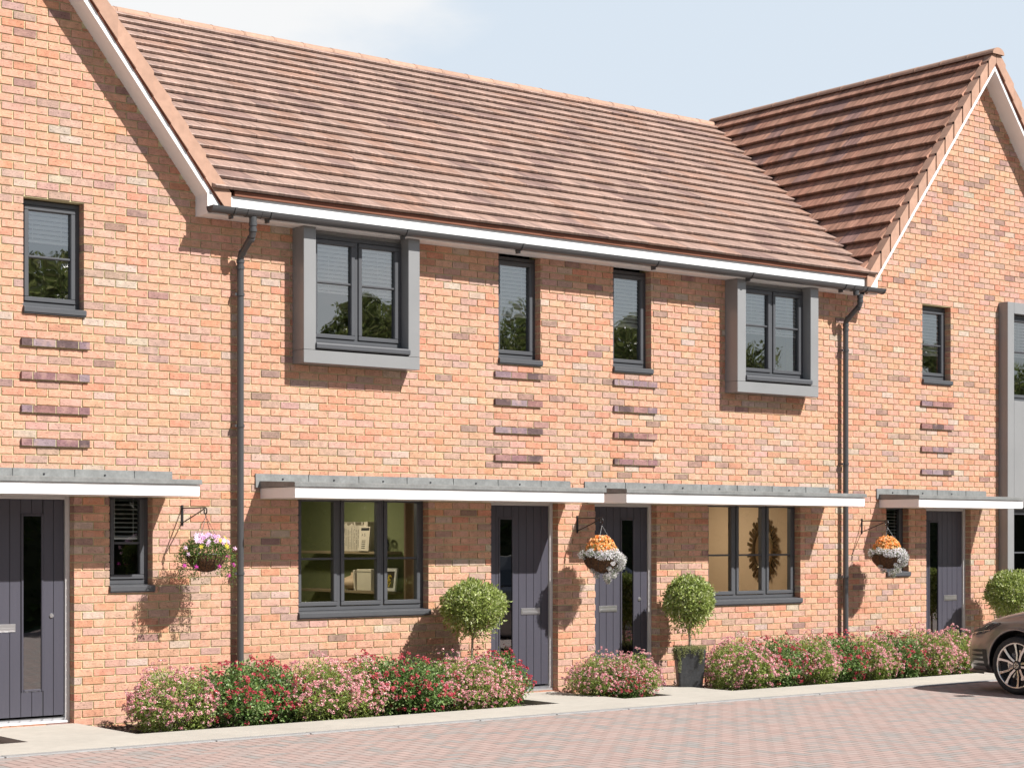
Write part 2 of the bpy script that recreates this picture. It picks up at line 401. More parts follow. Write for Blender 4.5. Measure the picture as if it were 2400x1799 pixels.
# bark chips
mb = MB()
for a, b_ in BEDS[1:4]:
    for _ in range(int((b_-a)*560)):
        x = rnd.uniform(a+.01, b_-.01); y = rnd.uniform(-1.19, -.02); z = -.052
        an = rnd.uniform(0, 6.28); l = rnd.uniform(.012,.035); ww = l*.45; t = rnd.uniform(-.6,.6); hgt = rnd.uniform(.004,.018)
        dx, dy = math.cos(an), math.sin(an); g = rnd.uniform(.05,.26)
        mb.face([(x-dx*l-dy*ww, y-dy*l+dx*ww, z), (x-dx*l+dy*ww, y-dy*l-dx*ww, z+hgt*.3), (x+dx*l+dy*ww, y+dy*l-dx*ww, z+hgt*(1+t)), (x+dx*l-dy*ww, y+dy*l+dx*ww, z+hgt)], 0, (g, g*.82, g*.7))
tag(mb.build('bark_mulch', M_mulch), kind='stuff', label='brown bark mulch spread over the flower beds', cat='mulch')

# ------------------------------------------------------------------ brick walls
PITCH = .2225; ZC = .04
def brick_colour(r):
    t = r.random(); j = lambda c, a=.12: tuple(max(.01, q*(1+r.uniform(-a, a))) for q in c)
    k = 1+r.uniform(-.07,.07)
    if t < .60: c = (.54*k, .302*k, .206*k)
    elif t < .72: c = (.52*k, .25*k, .16*k)
    elif t < .87: c = (.48*k, .295*k, .23*k)
    elif t < .91: c = (.47*k, .36*k, .29*k)
    elif t < .97: c = (.40*k, .265*k, .215*k)
    else: c = (.30*k, .185*k, .155*k)
    return j(c, .05)
def subtract(rc, ho):
    x0,x1,z0,z1 = rc; a,b_,c,d = ho
    if b_ <= x0 or a >= x1 or d <= z0 or c >= z1: return [rc]
    out = []
    if a > x0: out.append((x0, a, z0, z1))
    if b_ < x1: out.append((b_, x1, z0, z1))
    m0, m1 = max(x0, a), min(x1, b_)
    if c > z0: out.append((m0, m1, z0, c))
    if d < z1: out.append((m0, m1, d, z1))
    return out
def brick_wall(parent, X0, X1, top, holes, seed):
    r = random.Random(seed); mb = MB()
    kmax = int(max(top(X0), top(X1), top((X0+X1)/2))/.075)+2
    for k in range(-2, kmax):
        z1 = ZC+.075*k; z0 = z1-.063
        if z1 < -.05: continue
        off = 3.121 + (0 if k % 2 == 0 else PITCH/2)
        n0 = math.floor((X0-off)/PITCH)-1; n1 = math.ceil((X1-off)/PITCH)+1
        for n in range(n0, n1):
            a = off+n*PITCH; b_ = a+PITCH-.012
            a = max(a, X0+(.004 if a < X0 else 0)); b_ = min(b_, X1-.004)
            if b_-a < .02: continue
            tz = top((a+b_)/2)
            if z0 > tz: continue
            col = brick_colour(r)
            rcs = [(a, b_, z0, min(z1, tz))]
            for h in holes:
                rcs = [q for rc in rcs for q in subtract(rc, h)]
            for (p, q, s0, s1) in rcs:
                if q-p < .004 or s1-s0 < .006: continue
                jy = r.uniform(-.0012,.0012); e = lambda: r.uniform(-.0009,.0009)
                mb.box(p+(e() if p == a else 0), q+(e() if q == b_ else 0), -.001+jy, .104, s0+e(), s1+e(), 0, col, skip='k')
    # mortar bed, cut out round the openings
    xs = sorted(set([X0, X1] + [v for h in holes for v in (h[0]-.004, h[1]+.004) if X0 < v < X1] + [X0+(X1-X0)*i/24 for i in range(25)]))
    zs = sorted(set([-.12] + [v for h in holes for v in (h[2]-.004, h[3]+.004)]))
    yb = .0080
    for i in range(len(xs)-1):
        xa, xb = xs[i], xs[i+1]; xm = (xa+xb)/2
        for j in range(len(zs)):
            za = zs[j]; zb = zs[j+1] if j+1 < len(zs) else None
            zm = (za+zb)/2 if zb else za+.01
            if any(h[0]-.004 < xm < h[1]+.004 and h[2]-.004 < zm < h[3]+.004 for h in holes): continue
            if zb is None: mb.face([(xa,yb,za),(xb,yb,za),(xb,yb,max(za,top(xb))),(xa,yb,max(za,top(xa)))], 1)
            else: mb.face([(xa,yb,za),(xb,yb,za),(xb,yb,zb),(xa,yb,zb)], 1)
    for (a, b_, c, d) in holes:
        a -= .004; b_ += .004; c -= .004; d += .004
        mb.face([(a,yb,c),(a,.2,c),(a,.2,d),(a,yb,d)][::-1], 1); mb.face([(b_,yb,c),(b_,.2,c),(b_,.2,d),(b_,yb,d)], 1)
        mb.face([(a,yb,d),(a,.2,d),(b_,.2,d),(b_,yb,d)][::-1], 1); mb.face([(a,yb,c),(a,.2,c),(b_,.2,c),(b_,yb,c)], 1)
    return mb.build('wall', [M_brick, M_mortar], parent)

def brick_band(parent, x0, n_pat, zt, seed):
    """projecting course of dark bricks; n_pat is the list of brick lengths"""
    r = random.Random(seed); mb = MB(); x = x0; mb2 = None
    tot = sum(n_pat)
    mb.box(x0+.001, x0+tot-.011, -.022, .002, zt-.0665, zt-.001, 1)
    for ln in n_pat:
        c = r.choice([(.23,.125,.13),(.30,.165,.155),(.22,.15,.17),(.115,.075,.075),(.27,.20,.215),(.25,.13,.12)])
        mb.box(x, x+ln-.010, -.028, -.0015, zt-.064, zt, 0, c, skip='k')
        x += ln
    return mb.build('brick_band', [M_brick, M_mortar], parent)

# ------------------------------------------------------------------ windows, doors, canopies
def room(parent, x0, x1, y0, y1, z0, z1, m_wall, m_side=None):
    mb = MB(); q = dict(m=0)
    mb.face([(x0,y1,z0),(x1,y1,z0),(x1,y1,z1),(x0,y1,z1)], 0)
    mb.face([(x0,y0,z0),(x0,y1,z0),(x0,y1,z1),(x0,y0,z1)], 0)
    mb.face([(x1,y0,z0),(x1,y1,z0),(x1,y1,z1),(x1,y0,z1)], 0)
    mb.face([(x0,y0,z0),(x1,y0,z0),(x1,y1,z0),(x0,y1,z0)], 2)
    mb.face([(x0,y0,z1),(x1,y0,z1),(x1,y1,z1),(x0,y1,z1)], 1)
    return mb.build('room', [m_wall, M_ceiling, M_oak], parent)

def front_lining(mb, X0, X1, Z0, Z1, hole, y):
    """inside face of the front wall round one opening, so that no light gets round the room"""
    a, b_, c, d = hole
    for rc in subtract((X0, X1, Z0, Z1), hole):
        mb.face([(rc[0],y,rc[2]),(rc[1],y,rc[2]),(rc[1],y,rc[3]),(rc[0],y,rc[3])], 0)

def window(parent, x0, x1, z0, z1, y=.095, lights=(1,), bar=None, glass=None, blind=None, blind_open=.85, sill=True, sill_out=.02, blind_gap=.055, label=None):
    """x0..x1, z0..z1: the frame; the sill sits below z0"""
    glass = glass or M_glass_up
    fw = .042; mb = MB(); d = .07
    mb.box(x0, x1, y, y+d, z0, z0+fw, bev=.003); mb.box(x0, x1, y, y+d, z1-fw, z1, bev=.003)
    mb.box(x0, x0+fw, y+.0005, y+d, z0+fw, z1-fw, bev=.003); mb.box(x1-fw, x1, y+.0005, y+d, z0+fw, z1-fw, bev=.003)
    tot = sum(lights); mw = .036; inner = (x1-x0-2*fw-mw*(len(lights)-1)); x = x0+fw
    cells = []
    for i, l in enumerate(lights):
        wv = inner*l/tot; cells.append((x, x+wv)); x += wv
        if i < len(lights)-1:
            mb.box(x, x+mw, y+.0005, y+d, z0+fw, z1-fw, bev=.003); x += mw
    win = mb.build('window', M_frame, parent)
    if label: win['label'] = label
    for (a, b_) in cells:
        cs = MB(); sw = .043; g = .004; yc = y-.014
        A, B, C, D = a+g, b_-g, z0+fw+g, z1-fw-g
        cs.box(A, B, yc, y+.05, C, C+sw, bev=.005); cs.box(A, B, yc, y+.05, D-sw, D, bev=.005)
        cs.box(A, A+sw, yc+.0005, y+.05, C+sw, D-sw, bev=.005); cs.box(B-sw, B, yc+.0005, y+.05, C+sw, D-sw, bev=.005)
        if bar is not None: cs.box(A+sw, B-sw, yc+.012, y+.042, bar-.011, bar+.011, bev=.005)
        cs.build('casement', M_frame, win)
        gm = MB(); gm.face([(A+sw-.002, y+.022, C+sw-.002), (B-sw+.002, y+.022, C+sw-.002), (B-sw+.002, y+.022, D-sw+.002), (A+sw-.002, y+.022, D-sw+.002)])
        gm.build('glass', glass, win)
    if sill:
        sm = MB(); so_ = sill_out
        sm.prism([(y+.02, z0), (-so_, z0-.012), (-so_-.012, z0-.022), (-so_-.012, z0-.062), (-so_-.002, z0-.066), (-so_-.002, z0-.075), (y+.02, z0-.075)], x0-.002, x1+.012, 0)
        sm.build('sill', M_frame, win)
    if blind is not None:
        bm_ = MB(); z = z1-.06; yb = y+blind_gap
        bm_.box(x0+.05, x1-.05, yb-.02, yb+.02, z1-.075, z1-.035)
        a = blind_open
        while z > blind:
            dy = .025*math.cos(a); dz = .025*math.sin(a)
            bm_.face([(x0+.05, yb-dy, z-dz), (x1-.075, yb-dy, z-dz), (x1-.075, yb+dy, z+dz), (x0+.05, yb+dy, z+dz)])
            bm_.face([(x0+.05, yb-dy, z-dz-.002), (x0+.05, yb+dy, z+dz-.002), (x1-.075, yb+dy, z+dz-.002), (x1-.075, yb-dy, z-dz-.002)])
            z -= .042
        bm_.box(x0+.05, x1-.075, yb-.012, yb+.012, blind-.018, blind)
        for fx in (.2, .8):
            xx = x0+.05+(x1-x0-.125)*fx
            bm_.box(xx-.0015, xx+.0015, yb-.026, yb-.024, blind, z1-.05)
        bm_.build('blind', M_blind, win)
    return win

def door(parent, x0, x1, mirror, label=None):
    """x0..x1 clear brick opening; mirror False: glazed strip on the left of the leaf"""
    y = .088; zt = 2.10; jw = .045
    mb = MB()
    mb.box(x0+.002, x0+jw, y, y+.09, .0, zt, bev=.003); mb.box(x1-jw, x1-.002, y, y+.09, .0, zt, bev=.003); mb.box(x0+jw, x1-jw, y+.0005, y+.09, zt-.052, zt, bev=.003)
    d = mb.build('door', M_doorframe, parent)
    if label: d['label'] = label
    L0, L1, Z0, Z1 = x0+jw+.003, x1-jw-.003, .075, zt-.055
    W = L1-L0
    def X(t): return L0+t if not mirror else L1-t
    yl = y+.022
    ga, gb = sorted((X(.202), X(.418))) if mirror else sorted((X(.137), X(.348)))      # glazed strip incl. moulding
    gz0, gz1 = .30, 1.915
    pm = MB()
    pm.box(L0, L1, yl+.006, yl+.045, Z0, Z1, 1)
    # planks with grooves between them
    npl = 8; pw = W/npl
    for i in range(npl):
        a = L0+i*pw+.0025; b_ = L0+(i+1)*pw-.0025
        for rc in subtract((a, b_, Z0, Z1), (ga, gb, gz0, gz1)):
            if rc[1]-rc[0] > .006: pm.box(rc[0], rc[1], yl, yl+.0065, rc[2], rc[3], 0, bev=.0015)
    pm.box(ga, ga+.022, yl-.010, yl+.006, gz0, gz1, 0, bev=.006); pm.box(gb-.022, gb, yl-.010, yl+.006, gz0, gz1, 0, bev=.006)
    pm.box(ga+.022, gb-.022, yl-.0095, yl+.006, gz0, gz0+.022, 0, bev=.006); pm.box(ga+.022, gb-.022, yl-.0095, yl+.006, gz1-.022, gz1, 0, bev=.006)
    pm.build('door_leaf', [M_door, M_groove], d)
    gm = MB(); gm.face([(ga+.02,yl+.004,gz0+.02),(gb-.02,yl+.004,gz0+.02),(gb-.02,yl+.004,gz1-.02),(ga+.02,yl+.004,gz1-.02)])
    gm.build('glass', M_doorglass, d)
    lm = MB(); la, lb = sorted((X(.472), X(.745))) if mirror else sorted((X(.452), X(.718)))
    lm.box(la, lb, yl-.008, yl, .848, .92, bev=.003); lm.box(la+.012, lb-.012, yl-.013, yl-.0075, .858, .885, bev=.004)
    lm.build('letter_plate', M_chrome, d)
    km = MB(); kx = X(.125) if mirror else X(.065)
    km.lathe([(.0,yl-.014),(.016,yl-.014),(.021,yl-.008),(.022,yl)], kx, 0, 16, axis='y', cz=.985); km.box(kx-.003, kx+.003, yl-.016, yl-.013, .978, .992)
    km.build('lock', M_chrome, d, smooth=False)
    tm = MB(); tm.prism([(y-.035,.0),(y-.045,.012),(y-.04,.03),(y+.01,.052),(y+.07,.06),(y+.07,0)], x0+jw, x1-jw, 0)
    tm.build('threshold', M_chrome, d)
    return d

def canopy(parent, x0, x1):
    mb = MB()
    mb.box(x0, x1, -.65, -.002, 2.077, 2.183, bev=.003)
    c = mb.build('canopy', M_white, parent)
    lm = MB()
    # lead covered top: low slope with a drip edge
    lm.prism([(-.668,2.186),(-.668,2.224),(-.655,2.230),(-.004,2.252),(-.004,2.186)], x0-.014, x1+.016, 0)
    for i in range(1, 3):
        pass
    lm.build('lead_roof', M_lead, c)
    fm = MB(); fm.prism([(-.020,2.187),(-.014,2.322),(-.002,2.324),(-.002,2.187)], x0-.058, x1+.058, 0)
    n = int((x1-x0)/.6)
    for i in range(n):
        xx = x0+.25+i*.6; fm.box(xx-.008, xx+.008, -.024, -.014, 2.268, 2.282, 1)
        xs_ = x0+.55+i*.6
        fm.box(xs_, xs_+.006, -.0225, -.013, 2.19, 2.322, 0)
    fm.build('lead_flashing', [M_lead, M_groove], c)
    return c

M_doorglass = glass_mat('door_glass', .22, (.10,.11,.12))

def gutter(parent, x0, x1, brackets, outlets):
    yc, zc, r = -.312, 4.830, .060
    mb = MB(); n = 12
    def half(xa, xb, rr, thick=.003, cap=False, dz=0):
        po = []; pi_ = []
        for i in range(n+1):
            a = math.pi + math.pi*i/n
            po.append((yc+rr*math.cos(a), zc+dz+rr*1.05*math.sin(a))); pi_.append((yc+(rr-thick)*math.cos(a), zc+dz+(rr-thick)*1.05*math.sin(a)))
        mb.prism(po+pi_[::-1], xa, xb, 0)
        if cap: mb.prism(po, xa, xa+.004, 0); mb.prism(po, xb-.004, xb, 0)
    half(x0, x1, r, cap=True)
    half(x0-.004, x0+.02, r+.004); half(x1-.02, x1+.004, r+.004)
    g = mb.build('gutter', M_plastic, parent)
    for ox in outlets:
        mb = MB()
        for dx in (-.085, .075): half(ox+dx, ox+dx+.014, r+.006)
        half(ox-.075, ox+.08, r+.003)
        mb.tube([(ox,yc,zc-r),(ox,yc,zc-.115)], .037, 14)
        mb.build('gutter_outlet', M_plastic, g)
    for bx_ in brackets:
        mb = MB(); half(bx_-.011, bx_+.011, r+.009, .006)
        mb.box(bx_-.010, bx_+.010, -.275, -.236, zc-.075, zc-.02)
        mb.box(bx_-.009, bx_+.009, -.300, -.237, zc-.095, zc-.062)
        mb.build('gutter_bracket', M_plastic, g)
    return g

def downpipe(parent, x, zbot, clips):
    yc, zc = -.312, 4.830; r = .034; mb = MB()
    z0 = zc-.10; yp = -.075
    path = [(x,yc,z0),(x,yc,z0-.10),(x,yc+.012,z0-.135),(x,yp-.02,z0-.30),(x,yp,z0-.34),(x,yp,zbot)]
    mb.tube(path, r, 16)
    for zz, yy in ((z0-.03,yc),(z0-.085,yc),(z0-.42,yp),(z0-.36,yp)):
        mb.tube([(x,yy,zz+.016),(x,yy,zz-.016)], r+.006, 16)
    mb.tube([(x,yc+.03,z0-.155),(x,yc+.048,z0-.175)], r+.006, 16)
    mb.tube([(x,yp-.052,z0-.268),(x,yp-.034,z0-.288)], r+.006, 16)
    p = mb.build('downpipe', M_plastic, parent, smooth=False)
    for zz in clips:
        cm = MB(); cm.tube([(x,yp,zz+.014),(x,yp,zz-.014)], r+.007, 16); cm.box(x-.055, x-.02, yp-.004, yp+.004, zz-.012, zz+.012)
        cm.box(x-.062, x-.048, yp-.01, -.002, zz-.012, zz+.012)
        cm.build('pipe_clip', M_plastic, p)
    return p

# ------------------------------------------------------------------ roofs
MZ0, MY0, MK = 4.99, -.285, .590         # main roof plane: z = MZ0 + MK*(y-MY0)
RY = 5.08; RZ = MZ0+MK*(RY-MY0)        # ridge
GK = 1.265                              # gable roof slope
GT = .15                                # tile plane above the bargeboard top line (vertical)
def Tl(x): return 4.87+GT+GK*(-.355-x)  # right slope of the left gable
def Tr(x): return 4.87+GT+GK*(x-8.95)   # left slope of the right gable
XL, XR = -.355-2.54, 8.95+2.54          # apexes
def tile_colour(r, wing=False):
    k = 1+r.uniform(-.06,.06); t = r.random()
    if wing:
        c = (.47,.25,.17) if t < .6 else ((.43,.215,.145) if t < .85 else (.33,.19,.155))
    else:
        c = (.365,.24,.19) if t < .66 else ((.35,.21,.155) if t < .86 else (.27,.17,.14))
    return tuple(q*k for q in c)
def tiles(name, parent, org, up, along, ncourse, gauge, rng, mt, seed, wing=False, tw=.30):
    """org: point on the eaves line; up: unit vector up the slope; along: unit vector along the eaves; rng(s)->(t0,t1) extent along for a course starting s up the slope"""
    r = random.Random(seed); mb = MB(); up = Vector(up).normalized(); al = Vector(along).normalized(); nr = al.cross(up).normalized()
    if nr.z < 0: nr = -nr
    org = Vector(org)
    for i in range(ncourse):
        s0 = i*gauge; s1 = s0+gauge+.03; t0, t1 = rng(s0); t2, t3 = rng(min(s0+gauge, ncourse*gauge))
        off = (i % 2)*tw/2
        n0 = math.floor((min(t0,t2)-off)/tw); n1 = math.ceil((max(t1,t3)-off)/tw)
        for n in range(n0, n1):
            a = off+n*tw+.0012; b_ = a+tw-.0024
            a0, b0 = max(a, t0), min(b_, t1); a1, b1 = max(a, t2), min(b_, t3)
            if b0 <= a0 and b1 <= a1: continue
            if b0 <= a0: a0 = b0 = max(min((a0+b0)/2, t1), t0)
            if b1 <= a1: a1 = b1 = max(min((a1+b1)/2, t3), t2)
            c = tile_colour(r, wing); jz = r.uniform(-.0015,.0015); js = r.uniform(-.002,.002)
            lo = (.072 if wing else .053)+jz; hi = .010; th = .040 if wing else .030
            P = lambda t, s, h: org+al*t+up*s+nr*h
            A = P(a0, s0+js, lo); B = P(b0, s0+js, lo); C_ = P(b1, s1, hi); D = P(a1, s1, hi)
            A2 = P(a0, s0+js, lo-th); B2 = P(b0, s0+js, lo-th); C2 = P(b1, s1, hi-th); D2 = P(a1, s1, hi-th)
            e = .006
            A3 = P(a0, s0+js+e, lo+.001); B3 = P(b0, s0+js+e, lo+.001); A = P(a0, s0+js, lo-e*.7); B = P(b0, s0+js, lo-e*.7)
            mb.face([A3, B3, C_, D], 0, c); mb.face([A, B, B3, A3], 0, c); mb.face([A2, B2, B, A], 0, tuple(q*(.4 if wing else .5) for q in c))  # front edges tinted darker: the shade of each course is put into the colour
            mb.face([A2, A, A3, D, D2], 0, c); mb.face([B2, B, B3, C_, C2][::-1], 0, c)
    # underlay just below the tiles
    for i in range(ncourse):
        s0, s1 = i*gauge, (i+1)*gauge; t0, t1 = rng(s0); t2, t3 = rng(s1)
        q = [org+al*t0+up*(s0+.02)-nr*.012, org+al*t1+up*(s0+.02)-nr*.012, org+al*t3+up*(s1+.02)-nr*.012, org+al*t2+up*(s1+.02)-nr*.012]
        mb.face(q, 0, (.10,.05,.035))
    return mb.build(name, mt, parent)

def ridge_line(parent, p0, p1, step=.45, rr=.125, seed=3, name='ridge_tiles'):
    mb = MB(); r = random.Random(seed); p0 = Vector(p0); p1 = Vector(p1); d = (p1-p0); n = max(1, round(d.length/step)); d.normalize(); L_ = (p1-p0).length/n
    side = d.cross(Vector((0,0,1))).normalized()
    for i in range(n):
        a = p0+d*(L_*i+.004); b_ = p0+d*(L_*(i+1)-.004); k = 1+r.uniform(-.08,.08); c = (k,k,k); m = 10; dz = r.uniform(-.002,.002)
        A = []; B = []
        for j in range(m+1):
            an = math.pi*j/m; o = side*math.cos(an)*rr+Vector((0,0,math.sin(an)*rr*.72-.045+dz)); A.append(a+o); B.append(b_+o)
        for j in range(m): mb.face([A[j], A[j+1], B[j+1], B[j]], 0, c)
        mb.face(A[::-1], 0, c); mb.face(B, 0, c)
        # raised collar at the joint
        A = []; B = []
        for j in range(m+1):
            an = math.pi*j/m; o = side*math.cos(an)*(rr+.005)+Vector((0,0,math.sin(an)*(rr+.005)*.72-.045+dz)); A.append(b_-d*.016+o); B.append(b_+o)
        for j in range(m): mb.face([A[j], A[j+1], B[j+1], B[j]], 0, c)
        mb.face(A[::-1], 0, c)
    return mb.build(name, M_ridge, parent)

def verge(parent, xe, sgn, name='verge_tiles', seed=1):
    """cloaked verge units up one slope of a gable; xe = eaves x of the board top line, sgn = +1 when the slope rises towards +x"""
    mb = MB(); r = random.Random(seed); n = 14; ln = 2.54/n; c0 = .125; dx = GK
    for i in range(n):
        a = i*ln; b_ = (i+1)*ln-.003
        def pt(t, v, y): return (xe+sgn*t, y, 4.87+GK*t+v)
        lift0 = .011; lift1 = 0.0; k = 1+r.uniform(-.06,.06); c = (k*1.02,k,k)
        if i == 0: a = -.09
        # front plate
        y0 = -.258-.008; y1 = -.258
        A = [pt(a, .0, y0-.006), pt(b_, .0, y1), pt(b_, GT+.055+lift1, y1), pt(a, GT+.055+lift0+.01, y0-.006)]
        B = [pt(a, .0, -.238), pt(b_, .0, -.238), pt(b_, GT+.055+lift1, -.238), pt(a, GT+.055+lift0+.01, -.238)]
        mb.face(A if sgn > 0 else A[::-1], 0, c)
        mb.face([A[0],A[3],B[3],B[0]], 0, c); mb.face([A[0],B[0],B[1],A[1]], 0, c)
        # top plate running back over the tiles
        T = [A[3], A[2], pt(b_, GT+.055+lift1, -.13), pt(a, GT+.055+lift0+.01, -.13)]
        mb.face(T, 0, c)
        U = [pt(a, GT+.055+lift0-.02, -.13), pt(b_, GT+.055+lift1-.02, -.13)]
        mb.face([T[3], T[2], U[1], U[0]], 0, c)
        mb.face([A[3], T[3], U[0], pt(a, GT+.055+lift0-.02, y0-.006)], 0, c)
        a = max(a, .0)
        K = [pt(a, -.022, -.250), pt(b_+.003, -.022, -.250), pt(b_+.003, GT+.03, -.250), pt(a, GT+.03, -.250)]
        mb.face(K if sgn > 0 else K[::-1], 0, (.45,.22,.16))  # dark strip: shade on the verge's bottom return, put into the tint
        mb.face([pt(a, -.022, -.250), pt(a, -.022, -.23), pt(b_+.003, -.022, -.23), pt(b_+.003, -.022, -.250)], 0, (.45,.22,.16))
    return mb.build(name, M_ridge, parent)

def bargeboard(parent, xe, sgn):
    """white board + soffit box up one slope, with the box end at the eaves"""
    mb = MB(); yf = -.235; xb = xe-sgn*.145*-1
    # board in the plane of the gable: polygon (x,z)
    x_in = xe+sgn*.145; zs = 4.87+GK*.145-.098
    apx = xe+sgn*2.54; topz = 4.87+GK*2.54
    def z_soff(x): return zs+GK*abs(x-x_in)
    poly = [(x_in, 4.767), (x_in, zs), (apx, z_soff(apx)), (apx, topz+.10), (xe-sgn*.02, 4.87-.02*GK+.10), (xe-sgn*.02, 4.767)]
    fr = [(p[0], yf, p[1]) for p in poly]
    mb.face(fr if sgn > 0 else fr[::-1])
    mb.face([(x_in,yf,4.767),(x_in,.02,4.767),(x_in,.02,zs),(x_in,yf,zs)])
    mb.face([(x_in,yf,zs),(x_in,.02,zs),(apx,.02,z_soff(apx)),(apx,yf,z_soff(apx))])
    mb.face([(x_in,yf,4.767),(xe-sgn*.02,yf,4.767),(xe-sgn*.02,.02,4.767),(x_in,.02,4.767)])
    return mb.build('bargeboard', M_white, parent)
def gable_top(apx, zs=None):
    def f(x):
        t = 2.54-abs(x-apx); return min(4.87+GK*t-.02, 8.2) if t > 0 else 4.8
    return f

# ================================================================== LEFT GABLED HOUSE
SEAM_L, SEAM_R = 0.0, 8.765
UPR = dict(glass=M_glass_up); SL = .075
def upper_room(parent, x0, x1, z0, z1, y=.19):
    rm = room(parent, x0, x1, y, y+2.6, z0, z1, M_room_dark)
    return rm
def wall_lining(parent, X0, X1, holes, z1):
    """plaster inside of the front wall"""
    pass

hl = thing('brick_house', 'gabled brick house at the left end of the terrace', 'house', (-2.9,0,0), 'brick terraced houses')
hl_root = hl
def P0(o):  # world-space meshes under an Empty that is not at the origin
    o.matrix_parent_inverse = o.parent.matrix_world.inverted() if False else Matrix.Translation(-Vector(o.parent.location))
    return o
holesL = [(-2.241,-1.652,3.722,4.762), (-1.396,-.953,1.191,2.16), (-2.685,-1.748,0,2.14), (-4.4,-3.2,.89,2.16), (-4.15,-3.55,3.722,4.762)]
wl = brick_wall(hl, -5.45, SEAM_L, gable_top(XL), holesL, 11)
for zt in (3.49, 3.19, 2.89, 2.59): brick_band(hl, -2.266, [.112,.2225,.2225,.112], zt, int(zt*100))
window(hl, -2.241, -1.652, 3.793, 4.755, bar=4.248, blind=4.40, blind_open=.85)
window(hl, -4.15, -3.55, 3.793, 4.755, bar=4.248, blind=4.3)
window(hl, -1.396, -.953, 1.262, 2.15, bar=1.647, glass=M_glass_lo, blind=1.70, blind_open=.25)
window(hl, -4.4, -3.2, .96, 2.15, lights=(1,1), bar=1.48, glass=M_glass_lo)
door(hl, -2.685, -1.748, True)
canopy(hl, -4.7, -.812)
bargeboard(hl, -.355, -1); verge(hl, -.355, -1, seed=5)
bargeboard(hl, -.355-5.08, 1); verge(hl, -.355-5.08, 1, seed=6)

# roofs of the left house: right and left slopes
def cross_roof(parent, apx, seed, side_in):
    """two slopes of a cross gable running back from y=-.27"""
    nc = 14; g = 2.54*math.sqrt(1+GK*GK)/nc; half = 2.54
    for sg in (1, -1):     # sg=+1: left slope (rises towards +x)
        xe = apx-sg*half; z_e = 4.87+GT
        up = Vector((sg, 0, GK)).normalized()
        def rng(s, sg=sg):
            z = z_e+s*up.z
            yb = MY0+(z-MZ0)/MK+.22
            return (-.15, min(max(yb, .5), RY+.1))
        tiles('roof_tiles', parent, (xe, 0, z_e), up, (0,1,0), nc, g, rng, M_tile_wing, seed+sg, wing=True)
    ridge_line(parent, (apx, -.30, 4.87+GT+GK*half), (apx, RY+.05, 4.87+GT+GK*half), seed=seed)
cross_roof(hl, XL, 40, 1)

# ================================================================== MIDDLE HOUSES
hm = thing('brick_house', 'long middle house of the terrace with the wide tiled roof and two front doors', 'house', (4.3,0,0), 'brick terraced houses')
holesM = [(.725,1.85,3.56,4.76), (3.180,3.769,3.579,4.80), (4.832,5.420,3.579,4.80), (6.763,7.885,3.56,4.76),
          (.652,2.250,.889,2.16), (3.08,4.019,0,2.14), (4.567,5.507,0,2.14), (6.338,7.928,.889,2.16)]
brick_wall(hm, SEAM_L, SEAM_R, lambda x: 4.85, holesM, 12)
for zt in (3.49, 3.19, 2.89, 2.59):
    brick_band(hm, 3.121, [.2225,.2225,.2225], zt, int(zt*100)+1)
    brick_band(hm, 4.832, [.07,.2225,.2225,.155], zt, int(zt*100)+2)
window(hm, 3.180, 3.769, 3.65, 4.755, blind=4.13, blind_open=.85)
window(hm, 4.832, 5.420, 3.65, 4.755, blind=4.13, blind_open=.85)
window(hm, .652, 2.250, .960, 2.15, lights=(1,1.04,.98), bar=1.483, glass=M_glass_lo)
window(hm, 6.338, 7.928, .960, 2.15, lights=(1,1.02,1), bar=1.483, glass=M_glass_lo)
door(hm, 3.08, 4.019, False); door(hm, 4.567, 5.507, True)
canopy(hm, .213, 4.130); canopy(hm, 4.456, 8.374)
def box_window(parent, x0, x1):
    """grey panel surround standing proud of the wall with a two light window in it"""
    mb = MB(); yf = -.214; zb = 3.422; sw = .142; zin = 3.552
    for (a, b_) in ((x0, x0+sw), (x1-sw, x1)): mb.box(a, b_, yf, .0, zin+.001, 4.764, bev=.003)
    mb.box(x0, x1, yf, .0, zb, zin-.001, bev=.003)
    mb.box(x0+sw, x1-sw, -.06, .05, 4.725, 4.764)
    s = mb.build('window_surround', M_surround, parent)
    wn = window(parent, x0+sw+.001, x1-sw-.001, 3.645, 4.722, y=-.087, lights=(1,1), bar=4.25, blind=4.17, sill=False, blind_open=.85, blind_gap=.055)
    sm = MB(); sm.prism([(-.05,3.645),(-.195,3.632),(-.228,3.626),(-.236,3.612),(-.236,3.575),(-.224,3.566),(-.05,3.556)], x0+sw-.003, x1-sw+.010, 0)
    sm.build('sill', M_frame, wn)
box_window(hm, .583, 1.985); box_window(hm, 6.613, 8.022)
# eaves: fascia, soffit
mb = MB(); mb.box(-.36, 8.955, -.2345, -.218, 4.768, 4.962, bev=.002)
mb.build('fascia', M_white, hm)
mb = MB(); mb.box(-.498, 9.093, -.218, .02, 4.768, 4.780); mb.build('soffit', M_white, hm)
mb = MB(); mb.prism([(-.262,4.962),(-.268,5.008),(-.20,5.04),(-.20,4.96)], -.22, 8.86, 0)
mb.build('eaves_strip', mat('eaves_strip_clay', (.22,.085,.05), .8), hm)
gutter(hm, -.515, 9.10, [-.266,.132,1.732,3.237,5.206,6.731,8.366,8.766], [-.051+.0, 8.60])
downpipe(hm, -.051, .05, [4.05,2.78,1.35]); downpipe(hm, 8.600+.078, .05, [4.05,2.62,1.20])
